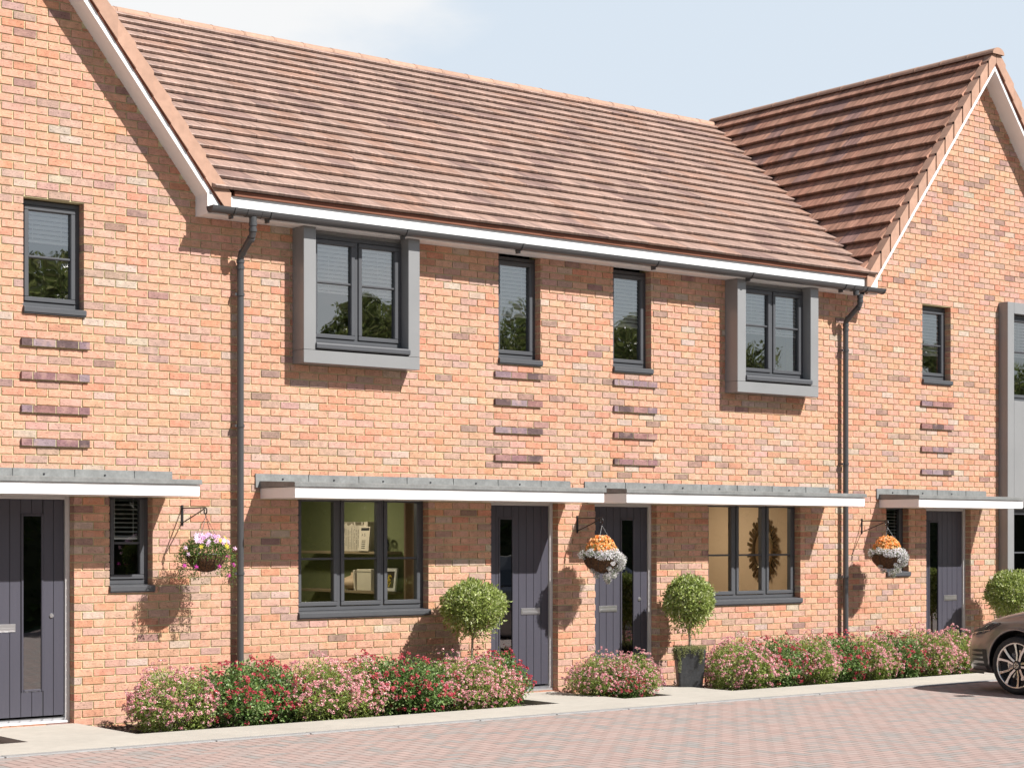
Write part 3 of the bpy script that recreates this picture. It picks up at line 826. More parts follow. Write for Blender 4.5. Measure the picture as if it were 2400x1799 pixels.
# main roof
L_ = math.hypot(RY-MY0, RZ-MZ0); nc = 21
def rng_main(s):
    z = MZ0+s*(RZ-MZ0)/L_
    a = -.355-(z-4.87-GT)/GK-.12; b_ = 8.95+(z-4.87-GT)/GK+.10
    return (max(min(a, -.215), XL), min(max(b_, 8.86), XR))
tiles('roof_tiles', hm, (0, MY0, MZ0), (0, RY-MY0, RZ-MZ0), (1,0,0), nc, L_/nc, rng_main, M_tile_main, 77)
tiles('roof_tiles', hm, (0, 2*RY-MY0, MZ0), (0, -(RY-MY0), RZ-MZ0), (1,0,0), nc, L_/nc, lambda s: (-5.4, 14.0), M_tile_main, 78)
ridge_line(hm, (XL, RY, RZ), (XR, RY, RZ), seed=9)
# back and end walls (plain brickwork, never seen from the street)
M_backwall = mat('plain_brickwork', (.45,.20,.12), .9, noise=(20,.15))
mb = MB(); mb.box(-5.45, 14.05, 10.2, 10.4, -.1, 5.0); mb.build('rear_wall', M_backwall, hm)
for hh, xx in ((hl, -5.45),):
    mb = MB(); mb.prism([(.01,-.1),(10.2,-.1),(10.2,5.0),(RY,RZ-.1),(.01,5.0)], xx, xx+.1, 0); mb.build('end_wall', M_backwall, hh)

# ================================================================== RIGHT GABLED HOUSE
hr = thing('brick_house', 'gabled red brick house at the right with a tall grey panelled bay', 'house', (11.5,0,0), 'brick terraced houses')
holesR = [(10.261,10.848,3.722,4.762), (9.542,9.987,1.191,2.16), (10.342,11.275,0,2.14), (12.03,13.2,.89,2.16), (12.03,13.2,3.57,4.76)]
brick_wall(hr, SEAM_R, 14.05, gable_top(XR), holesR, 13)
for zt in (3.49, 3.19, 2.89, 2.59): brick_band(hr, 10.225, [.2225,.2225,.2225], zt, int(zt*100)+3)
window(hr, 10.261, 10.848, 3.793, 4.755, bar=4.248, blind=4.13, blind_open=.85)
window(hr, 9.542, 9.987, 1.262, 2.15, bar=1.647, glass=M_glass_lo, blind=1.70, blind_open=.25)
door(hr, 10.342, 11.275, False)
canopy(hr, 9.398, 11.531)
bargeboard(hr, 8.95, 1); verge(hr, 8.95, 1, seed=15)
bargeboard(hr, 8.95+5.08, -1); verge(hr, 8.95+5.08, -1, seed=16)
cross_roof(hr, XR, 60, -1)
# two storey bay of flat grey panels
mb = MB(); bx0, bx1, yf = 11.876, 13.35, -.155
for (a, b_, c, d) in ((bx0, 12.017, .745, 4.909), (13.21, bx1, .745, 4.909), (12.018, 13.209, 4.756, 4.909), (12.018, 13.209, 2.10, 3.566), (12.018, 13.209, .745, .955)):
    mb.box(a, b_, yf, 0, c, d, bev=.003)
mb.build('bay_panels', M_surround, hr)
window(hr, 12.02, 13.207, 3.57, 4.752, y=-.06, lights=(1,1), bar=4.25, blind=4.2, sill=False)
window(hr, 12.02, 13.207, .958, 2.096, y=-.06, lights=(1,1), bar=1.483, glass=M_glass_lo, sill=False)
mb = MB(); mb.prism([(.01,-.1),(10.2,-.1),(10.2,5.0),(RY,RZ-.1),(.01,5.0)], 13.95, 14.05, 0); mb.build('end_wall', M_backwall, hr)

# ------------------------------------------------------------------ rooms behind the windows
# each room is closed by a lining on the inside of the front wall with a hole for its window
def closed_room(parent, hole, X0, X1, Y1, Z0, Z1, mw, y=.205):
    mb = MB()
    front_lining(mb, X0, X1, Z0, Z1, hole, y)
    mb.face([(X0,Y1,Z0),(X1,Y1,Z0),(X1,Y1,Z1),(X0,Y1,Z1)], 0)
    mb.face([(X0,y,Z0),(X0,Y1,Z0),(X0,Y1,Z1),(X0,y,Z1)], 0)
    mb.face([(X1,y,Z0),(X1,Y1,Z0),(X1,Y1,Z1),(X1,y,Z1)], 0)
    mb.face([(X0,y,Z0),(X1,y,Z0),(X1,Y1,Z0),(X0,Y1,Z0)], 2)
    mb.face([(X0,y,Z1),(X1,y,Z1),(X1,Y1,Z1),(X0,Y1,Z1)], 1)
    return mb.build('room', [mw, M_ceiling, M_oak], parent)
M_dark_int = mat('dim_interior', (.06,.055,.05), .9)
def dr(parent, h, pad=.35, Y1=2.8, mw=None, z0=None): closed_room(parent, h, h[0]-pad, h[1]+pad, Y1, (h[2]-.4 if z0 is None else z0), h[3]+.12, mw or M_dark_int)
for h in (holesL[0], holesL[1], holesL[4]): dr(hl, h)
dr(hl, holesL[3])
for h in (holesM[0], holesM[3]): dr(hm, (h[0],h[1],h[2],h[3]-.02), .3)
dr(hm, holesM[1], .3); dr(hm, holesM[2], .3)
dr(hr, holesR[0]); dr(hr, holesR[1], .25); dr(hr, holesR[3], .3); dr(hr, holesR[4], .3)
# behind the doors' glass: dark hall
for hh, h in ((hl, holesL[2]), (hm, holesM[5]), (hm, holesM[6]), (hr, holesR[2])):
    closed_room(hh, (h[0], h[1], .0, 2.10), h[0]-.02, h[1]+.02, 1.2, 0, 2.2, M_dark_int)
closed_room(hm, holesM[4], .2, 2.46, 3.6, .25, 2.40, M_room_green)
closed_room(hm, holesM[7], 5.9, 8.12, 3.6, .25, 2.40, M_room_beige)
for o in list(hl.children)+list(hm.children)+list(hr.children): P0(o)

# ceiling lamps (lit) in the two ground floor rooms
for (x, lab) in ((1.35, 'lit round ceiling lamp in the green room with the bookshelves'), (7.0, 'lit round ceiling lamp in the beige room with the sunburst mirror')):
    t = thing('ceiling_lamp', lab, 'lamp', (x, 1.3, 2.39))
    mb = MB(); mb.lathe([(0,-.035),(.15,-.035),(.16,-.02)], 0, 0, 24); mb.build('diffuser', M_lamp, t)
    mb = MB(); mb.lathe([(.16,-.03),(.172,-.03),(.172,0),(0,0)], 0, 0, 24); mb.build('lamp_ring', M_white, t)

# ------------------------------------------------------------------ things on the shelves of the green room
XW = 2.457
def shelf(z, lab):
    mb = MB(); mb.box(XW-.23, XW-.002, .78, 2.5, z-.030, z, bev=.003)
    tag(mb.build('wall_shelf', M_oak), lab, 'shelf', 'oak shelves on the green wall')
shelf(1.545, 'upper oak shelf carrying the row of books on the green wall behind the window')
shelf(1.112, 'lower oak shelf carrying the vase and picture frame behind the window')
r = random.Random(5)
y = 1.74; nb = 0
labs = ['leftmost leaning cream book on the upper shelf behind the window']
books = []
while y > 1.16:
    th = r.uniform(.022,.042); h_ = .30+r.uniform(-.02,.028); lean = .05 if nb < 2 else 0
    books.append((y, th, h_, lean)); y -= th+.002; nb += 1
gl = 'cream books in the row on the upper shelf'
for i, (y, th, h_, lean) in enumerate(books):
    mb = MB(); k = r.uniform(.8,1.05); c = (.66*k,.60*k,.49*k); x0 = XW-.20
    mb.box(x0, XW-.02, -th, 0, 0, h_, 0, c, bev=.003)
    nchar = int(h_/.012)
    for q in range(2, nchar-3):
        if r.random() < .8: mb.box(x0-.0008, x0+.001, -th*.62, -th*.38, q*.012, q*.012+.008, 1)
    if i == 3:
        for q in range(3): mb.box(x0-.0008, x0+.001, -th*.9, -th*.1, h_-.06-q*.014, h_-.052-q*.014, 1)
    o = mb.build('book', [M_paper, M_ink]); o.location = (0, y, 1.545); o.rotation_euler = (-lean, 0, 0)
    tag(o, 'cream book with small black print on its spine standing in the upper shelf row', 'book', gl)
# book facing out with black heading
mb = MB(); mb.box(-.012, .012, -.20, 0, 0, .27, 0, (.64,.58,.47), bev=.002)
mb.box(-.0135, -.0115, -.185, -.03, .225, .255, 1)
fc = []
def letter_strokes(mb, segs, ox, oz, s, x, w_=.004, m=1):
    for (a, b_, c, d) in segs:
        p = Vector((0, -(ox+a*s), oz+b_*s)); q = Vector((0, -(ox+c*s), oz+d*s)); dd = (q-p); n = Vector((0, -dd.z, dd.y)).normalized()*w_/2
        mb.face([(x,p.y+n.y,p.z+n.z),(x,q.y+n.y,q.z+n.z),(x,q.y-n.y,q.z-n.z),(x,p.y-n.y,p.z-n.z)], m)
letter_strokes(mb, [(0,0,.4,1),(.4,1,.8,0),(.15,.4,.65,.4)], .05, .165, .028, -.0135)
letter_strokes(mb, [(.7,1,0,1),(0,1,0,.5),(0,.5,.7,.5),(.7,.5,.7,0),(.7,0,0,0)], .10, .165, .028, -.0135)
for q in range(5): mb.box(-.0135, -.0115, -.13, -.06, .03+q*.02, .038+q*.02, 1)
o = mb.build('book', [M_paper, M_ink]); o.location = (XW-.235, 1.27, 1.547); o.rotation_euler = (0,.10,0)
tag(o, 'book leaning face out with black letters A S on its cover', 'book')
def vase(name, lab, x, y, z, s, m, prof):
    mb = MB(); mb.lathe([(a*s, b_*s) for a, b_ in prof], 0, 0, 28); o = mb.build(name, m, smooth=True); o.location = (x,y,z); tag(o, lab, 'vase')
vase('vase', 'round sand coloured ceramic vase with a short neck on the lower shelf', XW-.13, 1.53, 1.113, .155,
     M_clay, [(0,0),(.35,0),(.75,.22),(.93,.48),(.85,.72),(.55,.92),(.28,1.02),(.2,1.12),(.2,1.26),(.16,1.26),(.15,1.1)])
# small wire lantern beside the books
mb = MB(); 
mb.lathe([(0,0),(.055,0),(.055,.01),(0,.01)], 0, 0, 16)
for a in range(6):
    q = a*math.pi/3; c_, s_ = math.cos(q), math.sin(q)
    mb.tube([(.05*c_,.05*s_,.01),(.075*c_,.075*s_,.07),(.05*c_,.05*s_,.13),(.035*c_,.035*s_,.16)], .004, 6)
mb.lathe([(.035,.155),(.055,.16),(.055,.17),(.035,.17)], 0, 0, 16)
o = mb.build('lantern', M_iron); o.location = (XW-.12, .97, 1.546); tag(o, 'small black wire lantern at the right of the books on the upper shelf', 'lantern')
# binders and frame on the lower shelf
for i, (y, hh, lean, lab) in enumerate(((1.41,.225,.10,'cream folder leaning behind the box file beside the vase'),)):
    mb = MB(); mb.box(-.10, .08, -.03, 0, 0, hh, 0, (.60,.54,.43), bev=.003); o = mb.build('folder', [M_paper, M_ink]); o.location = (XW-.11, y, 1.113); o.rotation_euler = (-lean,0,0); tag(o, lab, 'folder')
mb = MB(); mb.box(-.09, .09, -.28, 0, 0, .235, 0, (.68,.63,.50), bev=.004); mb.box(-.0915, -.0895, -.275, -.005, .200, .212, 1)
for q in range(24): mb.box(-.093, -.0905, -.272+q*.0115, -.267+q*.0115, .198, .214, 0, (.68,.63,.5))
o = mb.build('box_file', [M_paper, M_ink]); o.location = (XW-.12, 1.35, 1.113); tag(o, 'large cream box file on the lower shelf between vase and picture frame', 'box file')
t = thing('picture_frame', 'pale picture frame with a yellow flower picture leaning at the end of the lower shelf', 'picture frame', (XW-.10, 1.06, 1.113)); t.rotation_euler = (0, .12, 0)
mb = MB()
for (a, b_, c, d) in ((-.30,0,0,.035),(-.30,0,.215,.25),(-.30,-.265,.036,.214),(-.035,0,.036,.214)): mb.box(-.01, .01, a, b_, c, d, 0, (.6,.6,.57))
mb.build('frame', M_paper, t)
M_pic = mat('flower_picture', (1,1,1), .5, tint=True)
mb = MB(); mb.box(-.002, .008, -.264, -.036, .036, .214, 0, (.04,.03,.02)); rr = random.Random(3)
for q in range(26):
    yy = -.15+rr.gauss(0,.022); zz = .13+rr.gauss(0,.035); mb.box(-.004, -.0025, yy-.007, yy+.007, zz-.009, zz+.009, 0, (.55,.42,.05))
mb.build('picture', M_pic, t)
# curtain at the window edge, little plant on the sill
mb = MB(); n = 26
for i in range(n):
    def cp(k): return (2.40+.022*math.sin(k*1.9), .235+k*.0155)
    a, b_ = cp(i), cp(i+1); mb.face([(a[0],a[1],.3),(b_[0],b_[1],.3),(b_[0],b_[1],2.38),(a[0],a[1],2.38)])
tag(mb.build('curtain', M_curtain), 'brown curtain drawn back beside the green room window', 'curtain')

# sunburst mirror in the beige room, hung on the side wall
t = thing('sunburst_mirror', 'oval sunburst mirror of dark bronze rays on the beige wall behind the window', 'mirror', (8.115, .80, 1.535))
mb = MB(); n = 34
for i in range(n):
    a = 2*math.pi*i/n; ri = .60; ro = 1.0 if i % 2 else .90
    sy_, sz_ = .27, .43; da = .07
    p = [(-.02-.012*(i % 2), sy_*ri*math.cos(a-da), sz_*ri*math.sin(a-da)), (-.035, sy_*ro*math.cos(a-da*.75), sz_*ro*math.sin(a-da*.75)), (-.035, sy_*ro*math.cos(a+da*.75), sz_*ro*math.sin(a+da*.75)), (-.02-.012*(i % 2), sy_*ri*math.cos(a+da), sz_*ri*math.sin(a+da))]
    q = [(v[0]+.018, v[1], v[2]) for v in p]
    mb.face(p); mb.face(q[::-1])
    for k in range(4): mb.face([p[k], q[k], q[(k+1) % 4], p[(k+1) % 4]])
mb.build('rays', M_bronze, t)
mb = MB()
for i in range(48):
    a, b_ = 2*math.pi*i/48, 2*math.pi*(i+1)/48
    P = lambda q, s, x: (x, .27*s*math.cos(q), .43*s*math.sin(q))
    mb.face([P(a,.58,-.04), P(b_,.58,-.04), P(b_,.68,-.03), P(a,.68,-.03)]); mb.face([P(a,.58,-.04), P(b_,.58,-.04), P(b_,.58,-.01), P(a,.58,-.01)])
mb.build('ring', M_bronze, t)
mb = MB(); mb.face([(-.02, .27*.6*math.cos(2*math.pi*i/48), .43*.6*math.sin(2*math.pi*i/48)) for i in range(48)]); mb.build('mirror_glass', M_mirror, t)

# ================================================================== PLANTS
rng = np.random.default_rng(12)
def unit(a): return a/np.maximum(np.linalg.norm(a, axis=1, keepdims=True), 1e-9)
def leaves(C, D, Nn, ln, wd, fold=.25):
    """rhombus leaves: C bases, D directions, Nn rough normals -> (V, F)"""
    n = len(C); D = unit(D); S = unit(np.cross(D, Nn)); U = np.cross(S, D)
    ln = np.broadcast_to(ln, (n,))[:, None]; wd = np.broadcast_to(wd, (n,))[:, None]
    a = C; b = C+D*ln*.45+S*wd*.5+U*wd*fold; c = C+D*ln-U*ln*.08; d = C+D*ln*.45-S*wd*.5+U*wd*fold
    V = np.stack([a, b, c, d], 1).reshape(-1, 3); F = np.arange(4*n).reshape(-1, 4)
    return V, F
def shade(n, cols, p, var=.2):
    cols = np.array(cols, dtype=float); i = rng.choice(len(cols), n, p=p); return cols[i]*(1+rng.uniform(-var, var, (n, 1)))
GREENS = [(.075,.135,.022), (.12,.20,.035), (.045,.09,.02), (.19,.27,.07)]
GP = [.4,.3,.2,.1]

def sph(n): 
    v = rng.normal(size=(n, 3)); return unit(v)

def make_topiary(name, ry, rz, trunk_h, seed, stem=True):
    """dome crown on a thin forked stem; origin at the foot of the stem, crown centre at trunk_h"""
    t = bpy.data.objects.new(name, None); COL.objects.link(t); t.empty_display_size = .1
    n = 9500; d = sph(n); rad = rng.uniform(.35, 1.0, n)**.5
    # lumps and a ragged underside
    lump = 1+.07*np.sin(d[:,0]*7+seed)*np.cos(d[:,1]*6+d[:,2]*5)+.04*np.sin(d[:,2]*13+d[:,0]*11)
    P_ = d*(rad*lump)[:, None]*np.array([ry, ry, rz])
    P_[:, 0] += .05*ry*np.sin(seed*2.); low = P_[:, 2] < -.22*rz; P_[low, 2] = -.22*rz+(P_[low, 2]+.22*rz)*rng.uniform(.1, 1.45, low.sum())**1.3
    sh = rng.random(n) < .03; P_[sh] *= 1.10
    P_[:, 2] += trunk_h
    dirs = unit(d+rng.normal(size=(n,3))*.8+np.array([0,0,.15])); nr = unit(d+rng.normal(size=(n,3))*.5)
    V, F = leaves(P_, dirs, nr, rng.uniform(.03,.052,n), rng.uniform(.014,.023,n))
    npmesh('crown', V, F, shade(n, [(.29,.36,.09),(.38,.45,.14),(.16,.21,.05),(.58,.62,.34)], [.36,.34,.12,.18]), M_leaf, t)
    mb = MB(); r = random.Random(seed); fork = trunk_h-rz*1.0
    mb.tube([(0,0,0),(.008,0,fork*.3),(-.004,.004,fork*.65),(.006,0,fork)], [.016,.014,.013,.012], 8)
    for k in range(8):
        a = k*.8+r.uniform(-.3,.3); e = ry*r.uniform(.35,.75)
        mb.tube([(.006,0,fork-r.uniform(0,.05)), (.4*e*math.cos(a), .4*e*math.sin(a), fork+rz*.32), (e*math.cos(a), e*math.sin(a), fork+rz*.85)], [.010,.007,.004], 6)
    mb.build('trunk', M_bark, t)
    return t

def make_shrub(name, kind, seed, w_=.42, h_=.56, dep=.40):
    t = bpy.data.objects.new(name, None); COL.objects.link(t); t.empty_display_size = .1
    r = random.Random(seed); g = np.random.default_rng(seed)
    mb = MB(); tips = []
    # stems fan out from the base
    for k in range(30):
        a = r.uniform(0, 6.283); e = r.uniform(.15, 1)**.7; hh = h_*r.uniform(.6, .97)
        bx, by = .05*math.cos(a)*r.random(), .05*math.sin(a)*r.random()
        p = [(bx, by, -.06), (bx+w_*e*.35*math.cos(a), by+dep*e*.35*math.sin(a), hh*.4), (w_*e*.8*math.cos(a), dep*e*.8*math.sin(a), hh*.92)]
        mb.tube(p, [.0055,.004,.002], 5); tips.append(p)
    mb.build('stems', M_stem, t)
    n = 6800
    d = sph(n); d[:, 2] = np.abs(d[:, 2])*1.0
    rad = g.uniform(.45, 1.0, n)**.5
    prof = 1+.10*np.sin(d[:,0]*5+seed)+.08*np.cos(d[:,1]*7+seed*2)+.05*np.sin(d[:,0]*15+d[:,2]*9)
    X = d[:,0]*rad*prof*w_; Y = d[:,1]*rad*prof*dep; Z = .12+(d[:,2]*.80+g.uniform(0,.20,n))*rad*prof*(h_-.10)
    # skirt reaching down on the outside
    sk = g.random(n) < .34; Z[sk] = g.uniform(.03, .42, sk.sum())*h_; q = .72+.3*(Z[sk]/h_)
    hyp = np.hypot(d[sk,0], d[sk,1])+1e-6; rr = g.uniform(.55,1,sk.sum()); X[sk] = d[sk,0]/hyp*w_*q*rr*prof[sk]; Y[sk] = d[sk,1]/hyp*dep*q*rr*prof[sk]
    P_ = np.stack([X,Y,Z],1); out = unit(P_-np.array([0,0,h_*.35]))
    dirs = unit(out+g.normal(size=(n,3))*.8); nr = unit(out+np.array([0,0,.6])+g.normal(size=(n,3))*.6)
    if kind == 'pink':
        V, F = leaves(P_, dirs, nr, g.uniform(.028,.046,n), g.uniform(.010,.015,n))
        tc_ = shade(n, [(.25,.33,.07),(.34,.42,.11),(.13,.19,.04),(.42,.48,.20)], [.4,.3,.15,.15])
    else:
        V, F = leaves(P_, dirs, nr, g.uniform(.026,.04,n), g.uniform(.016,.024,n))
        tc_ = shade(n, [(.13,.23,.06),(.20,.31,.09),(.07,.13,.03),(.34,.42,.19)], [.4,.3,.15,.15])
    npmesh('foliage', V, F, tc_, M_leaf, t)
    # flower heads: small domes of florets on the outside
    nc = 480 if kind == 'pink' else 165
    d = sph(nc); d[:, 2] = np.abs(d[:, 2])
    prof = 1+.10*np.sin(d[:,0]*5+seed)+.08*np.cos(d[:,1]*7+seed*2)+.05*np.sin(d[:,0]*15+d[:,2]*9)
    X = d[:,0]*prof*w_*1.03; Y = d[:,1]*prof*dep*1.03; Z = .10+(d[:,2]*.85+.16)*prof*(h_-.08)
    low = g.random(nc) < (.42 if kind != 'pink' else .30); Z[low] = g.uniform(.12,.7,low.sum())*h_
    hyp = np.hypot(d[low,0], d[low,1])+1e-6; q = .78+.28*(Z[low]/h_); X[low] = d[low,0]/hyp*w_*q; Y[low] = d[low,1]/hyp*dep*q
    Cc = np.stack([X,Y,Z],1); oc = unit(unit(Cc-np.array([0,0,h_*.4]))+np.array([0,0,.35]))
    if kind == 'pink':
        m = 12; hr_ = .019; fl = .0155
        base = [(.70,.31,.35),(.78,.45,.45),(.52,.18,.23),(.82,.62,.57)]; pp = [.38,.34,.16,.12]
    else:
        m = 16; hr_ = .022; fl = .0165
        base = [(.52,.055,.09),(.60,.11,.14),(.36,.03,.05),(.68,.24,.24)]; pp = [.42,.3,.18,.1]
    C = np.repeat(Cc, m, 0); O = np.repeat(oc, m, 0); k = len(C)
    dd = unit(O+g.normal(size=(k,3))*.75); C = C+dd*hr_
    dirs = unit(g.normal(size=(k,3)) - (g.normal(size=(k,3))*dd).sum(1, keepdims=True)*dd)
    V, F = leaves(C-dirs*fl*.5, dirs, unit(dd+g.normal(size=(k,3))*.3), g.uniform(.8,1.25,k)*fl, g.uniform(.8,1.2,k)*fl, .1)
    npmesh('flowers', V, F, shade(k, base, pp, .15), M_petal, t)
    return t

def make_big_tree(name, h, cr, seed):
    t = bpy.data.objects.new(name, None); COL.objects.link(t)
    g = np.random.default_rng(seed); r = random.Random(seed); mb = MB()
    mb.tube([(0,0,-.1),(.05,0,h*.2),(-.05,.05,h*.45),(.1,0,h*.8)], [.22,.17,.12,.04], 10)
    cl = []
    for k in range(34):
        a = r.uniform(0, 6.283); z = h*r.uniform(.30,.95); e = cr*math.sqrt(max(.05, 1-((z/h-.58)/.46)**2))*r.uniform(.35,1)
        c = (e*math.cos(a), e*math.sin(a), z); cl.append((c, cr*r.uniform(.13,.34)))
        mb.tube([(0,0,z*.55),(c[0]*.5,c[1]*.5,z*.8),c], [.07,.04,.015], 6)
    mb.build('trunk', M_bark, t)
    Ps = []; Ds = []
    for c, rr in cl:
        n = 520; d = sph(n); Ps.append(np.array(c)+d*(g.uniform(.2,1,n)**.5)[:, None]*rr*np.array([1,1,.75])); Ds.append(d)
    P_ = np.concatenate(Ps); D = np.concatenate(Ds); n = len(P_)
    V, F = leaves(P_, unit(D+g.normal(size=(n,3))), unit(D+g.normal(size=(n,3))*.6), g.uniform(.08,.16,n), g.uniform(.05,.09,n))
    npmesh('crown', V, F, shade(n, [(.16,.20,.06),(.24,.27,.09),(.12,.12,.05),(.32,.33,.14)], GP), M_leaf, t)
    return t

# topiary balls on stems
t1 = make_topiary('topiary_tree', .338, .265, 1.03, 1); t1.location = (2.47, -.47, -.055)
tag(t1, 'clipped ball tree on a thin stem in the bed beside the wide ground floor window', 'topiary')
t2 = make_topiary('topiary_tree', .285, .285, .97-.42, 2); t2.location = (5.60, -.45, .42)
tag(t2, 'clipped ball tree growing out of the dark square pot', 'topiary')
t3 = make_topiary('topiary_tree', .33, .30, 1.0, 3); t3.location = (11.42, -.55, -.055)
tag(t3, 'clipped ball tree in front of the grey bay behind the car', 'topiary')

# tall tapered pot with trailing ground cover
t = thing('plant_pot', 'dark slate tapered square plant pot standing beside the door', 'plant pot', (5.60, -.45, -.052), rotz=R(-36))
mb = MB(); H = .48
prof = [(.122,0),(.130,.03),(.155,.30),(.165,.44),(.165,H),(.149,H),(.145,.42)]
def sq(r_, z, n=6, k=.16):
    out = []
    for cx, cy, a0 in ((1,1,0),(-1,1,90),(-1,-1,180),(1,-1,270)):
        for i in range(n):
            a = R(a0+90*i/(n-1)); rr_ = r_*k; out.append((cx*(r_-rr_)+rr_*math.cos(a), cy*(r_-rr_)+rr_*math.sin(a), z))
    return out
rings = [sq(a, z) for a, z in prof]
for i in range(len(rings)-1):
    A, B = rings[i], rings[i+1]; m = len(A)
    for k in range(m): mb.face([A[k], A[(k+1) % m], B[(k+1) % m], B[k]])
mb.build('pot', M_pot, t)
mb = MB(); mb.face(sq(.147, .43)); mb.build('compost', M_soil, t)
n = 2600; ang = rng.uniform(0, 2*np.pi, n); rr = np.sqrt(rng.uniform(0,1,n))*.18
P_ = np.stack([np.clip(rr*np.cos(ang)*1.15, -.175, .175), np.clip(rr*np.sin(ang)*1.15, -.175, .175), .46+rng.uniform(-.02,.055,n)], 1)
tr = []
for (tx, ty, L_) in ((-.14,-.174,.26),(-.15,-.174,.10),(.10,-.174,.16),(.125,-.174,.11),(-.09,-.174,.09),(-.174,.0,.13),(-.174,.1,.08),(.03,-.174,.06),(-.174,-.1,.07)):
    q = int(L_*900); z = .48-rng.uniform(0, L_, q); tr.append(np.stack([tx+rng.normal(0,.009,q), ty-.004+rng.normal(0,.005,q), z], 1))
P_ = np.concatenate([P_]+tr); n = len(P_); dd = unit(rng.normal(size=(n,3))+np.array([0,-.4,-.2]))
V, F = leaves(P_, dd, unit(rng.normal(size=(n,3))+np.array([0,-.5,.8])), rng.uniform(.010,.022,n), rng.uniform(.006,.010,n))
npmesh('trailing_foliage', V, F, shade(n, [(.24,.26,.10),(.32,.33,.14),(.17,.19,.07)], [.5,.3,.2]), M_leaf, t)

# flowering shrubs in the beds: four source plants, then copies
SRC = {('pink',0): make_shrub('flowering_shrub', 'pink', 21), ('pink',1): make_shrub('flowering_shrub', 'pink', 34, .44, .58),
       ('red',0): make_shrub('flowering_shrub', 'red', 45, .43, .57), ('red',1): make_shrub('flowering_shrub', 'red', 58, .40, .54)}
used = set()
PL = [  # colour, variant, x, y, scale, rotation, label
 ('pink',0,-1.12,-.72,.98,0.4,'pink flowering shrub at the left end of the long flower bed below the hanging basket'),
 ('red',0,-.52,-.74,1.02,1.2,'red flowering shrub second from the left end of the long bed'),
 ('red',1,-.10,-.62,1.05,3.0,'red flowering shrub in front of the foot of the left downpipe'),
 ('pink',1,.36,-.76,1.00,2.1,'pink flowering shrub under the left edge of the three pane window'),
 ('pink',0,.78,-.70,.95,4.0,'pink flowering shrub below the middle of the window with the bookshelves'),
 ('red',1,1.18,-.62,1.05,.3,'red flowering shrub below the right half of the bookshelf window'),
 ('red',0,1.52,-.80,.97,5.0,'red flowering shrub in the middle right of the long bed, in front of its neighbours'),
 ('pink',1,2.00,-.78,.93,.9,'pink flowering shrub left of the ball tree stem in the long bed'),
 ('pink',0,2.38,-.76,.90,2.6,'pink flowering shrub hiding the foot of the ball tree'),
 ('red',1,2.68,-.50,1.02,1.7,'red flowering shrub at the right end of the long bed against the door'),
 ('pink',1,4.12,-.62,.84,1.0,'pink flowering shrub on the left side of the small bed between the two doors'),
 ('pink',0,4.47,-.68,.84,3.3,'pink flowering shrub on the right side of the small bed between the two doors'),
 ('red',1,4.24,-.80,.62,2.2,'low red flowering shrub tucked in front of the small bed between the doors'),
 ('pink',0,6.12,-.72,1.02,5.2,'pink flowering shrub directly right of the dark plant pot'),
 ('red',0,6.72,-.66,1.00,.8,'red flowering shrub below the left part of the sunburst mirror window'),
 ('pink',1,7.22,-.72,.98,2.9,'pink flowering shrub below the right part of the sunburst mirror window'),
 ('red',1,7.80,-.64,1.04,4.4,'red flowering shrub right of the sunburst mirror window'),
 ('pink',0,8.32,-.72,.96,1.5,'pink flowering shrub in front of the foot of the right downpipe'),
 ('red',0,8.86,-.66,1.00,3.6,'red flowering shrub below the orange and white hanging basket at the right'),
 ('pink',1,9.42,-.68,1.02,.2,'pink flowering shrub second from the right end of the right hand bed'),
 ('pink',0,9.92,-.72,1.00,2.4,'pink flowering shrub at the right end of the right hand bed by the door'),
]
for kind, v, x, y, s, a, lab in PL:
    src = SRC[(kind, v)]
    if (kind, v) in used: o = copy_tree(src)
    else: o = src; used.add((kind, v))
    o.location = (x, y, -.055); o.scale = (s*1.07, s*1.07, s*.96); o.rotation_euler = (0,0,a)
    tag(o, lab, 'flowering shrub', 'pink and red flowering shrubs in the beds')

# ------------------------------------------------------------------ hanging baskets and their wall brackets
def bracket(x, ztop, L_, lab):
    """flat bar bracket with diagonal stay and scrolled end; hook at y=-L_"""
    t = thing('basket_bracket', lab, 'bracket', (x, 0, ztop), 'black iron basket brackets')
    mb = MB(); mb.box(-.012, .012, -.010, -.0005, -.195, .0, bev=.002)
    for z in (-.02, -.18): mb.lathe([(0,-.015),(.006,-.014),(.008,-.010)], 0, 0, 8, axis='y', cz=z)
    mb.build('wall_plate', M_iron, t)
    mb = MB(); z = -.030
    sc = [(0, -L_+.02, z)]
    for i in range(15):
        a = math.pi/2 + (i/14)*math.pi*1.75; rr_ = .034*(1-.45*i/14); sc.append((0, -L_+.02+rr_*math.cos(a)*1.0-.0, z-.034+rr_*math.sin(a)))
    mb.tube([(0,-.006,z)]+sc, .0065, 8)
    mb.tube([(0,-.006,-.170),(0,-L_*.5,-.103),(0,-L_+.035,-.040)], .0060, 8)
    mb.build('arm', M_iron, t)
    return t
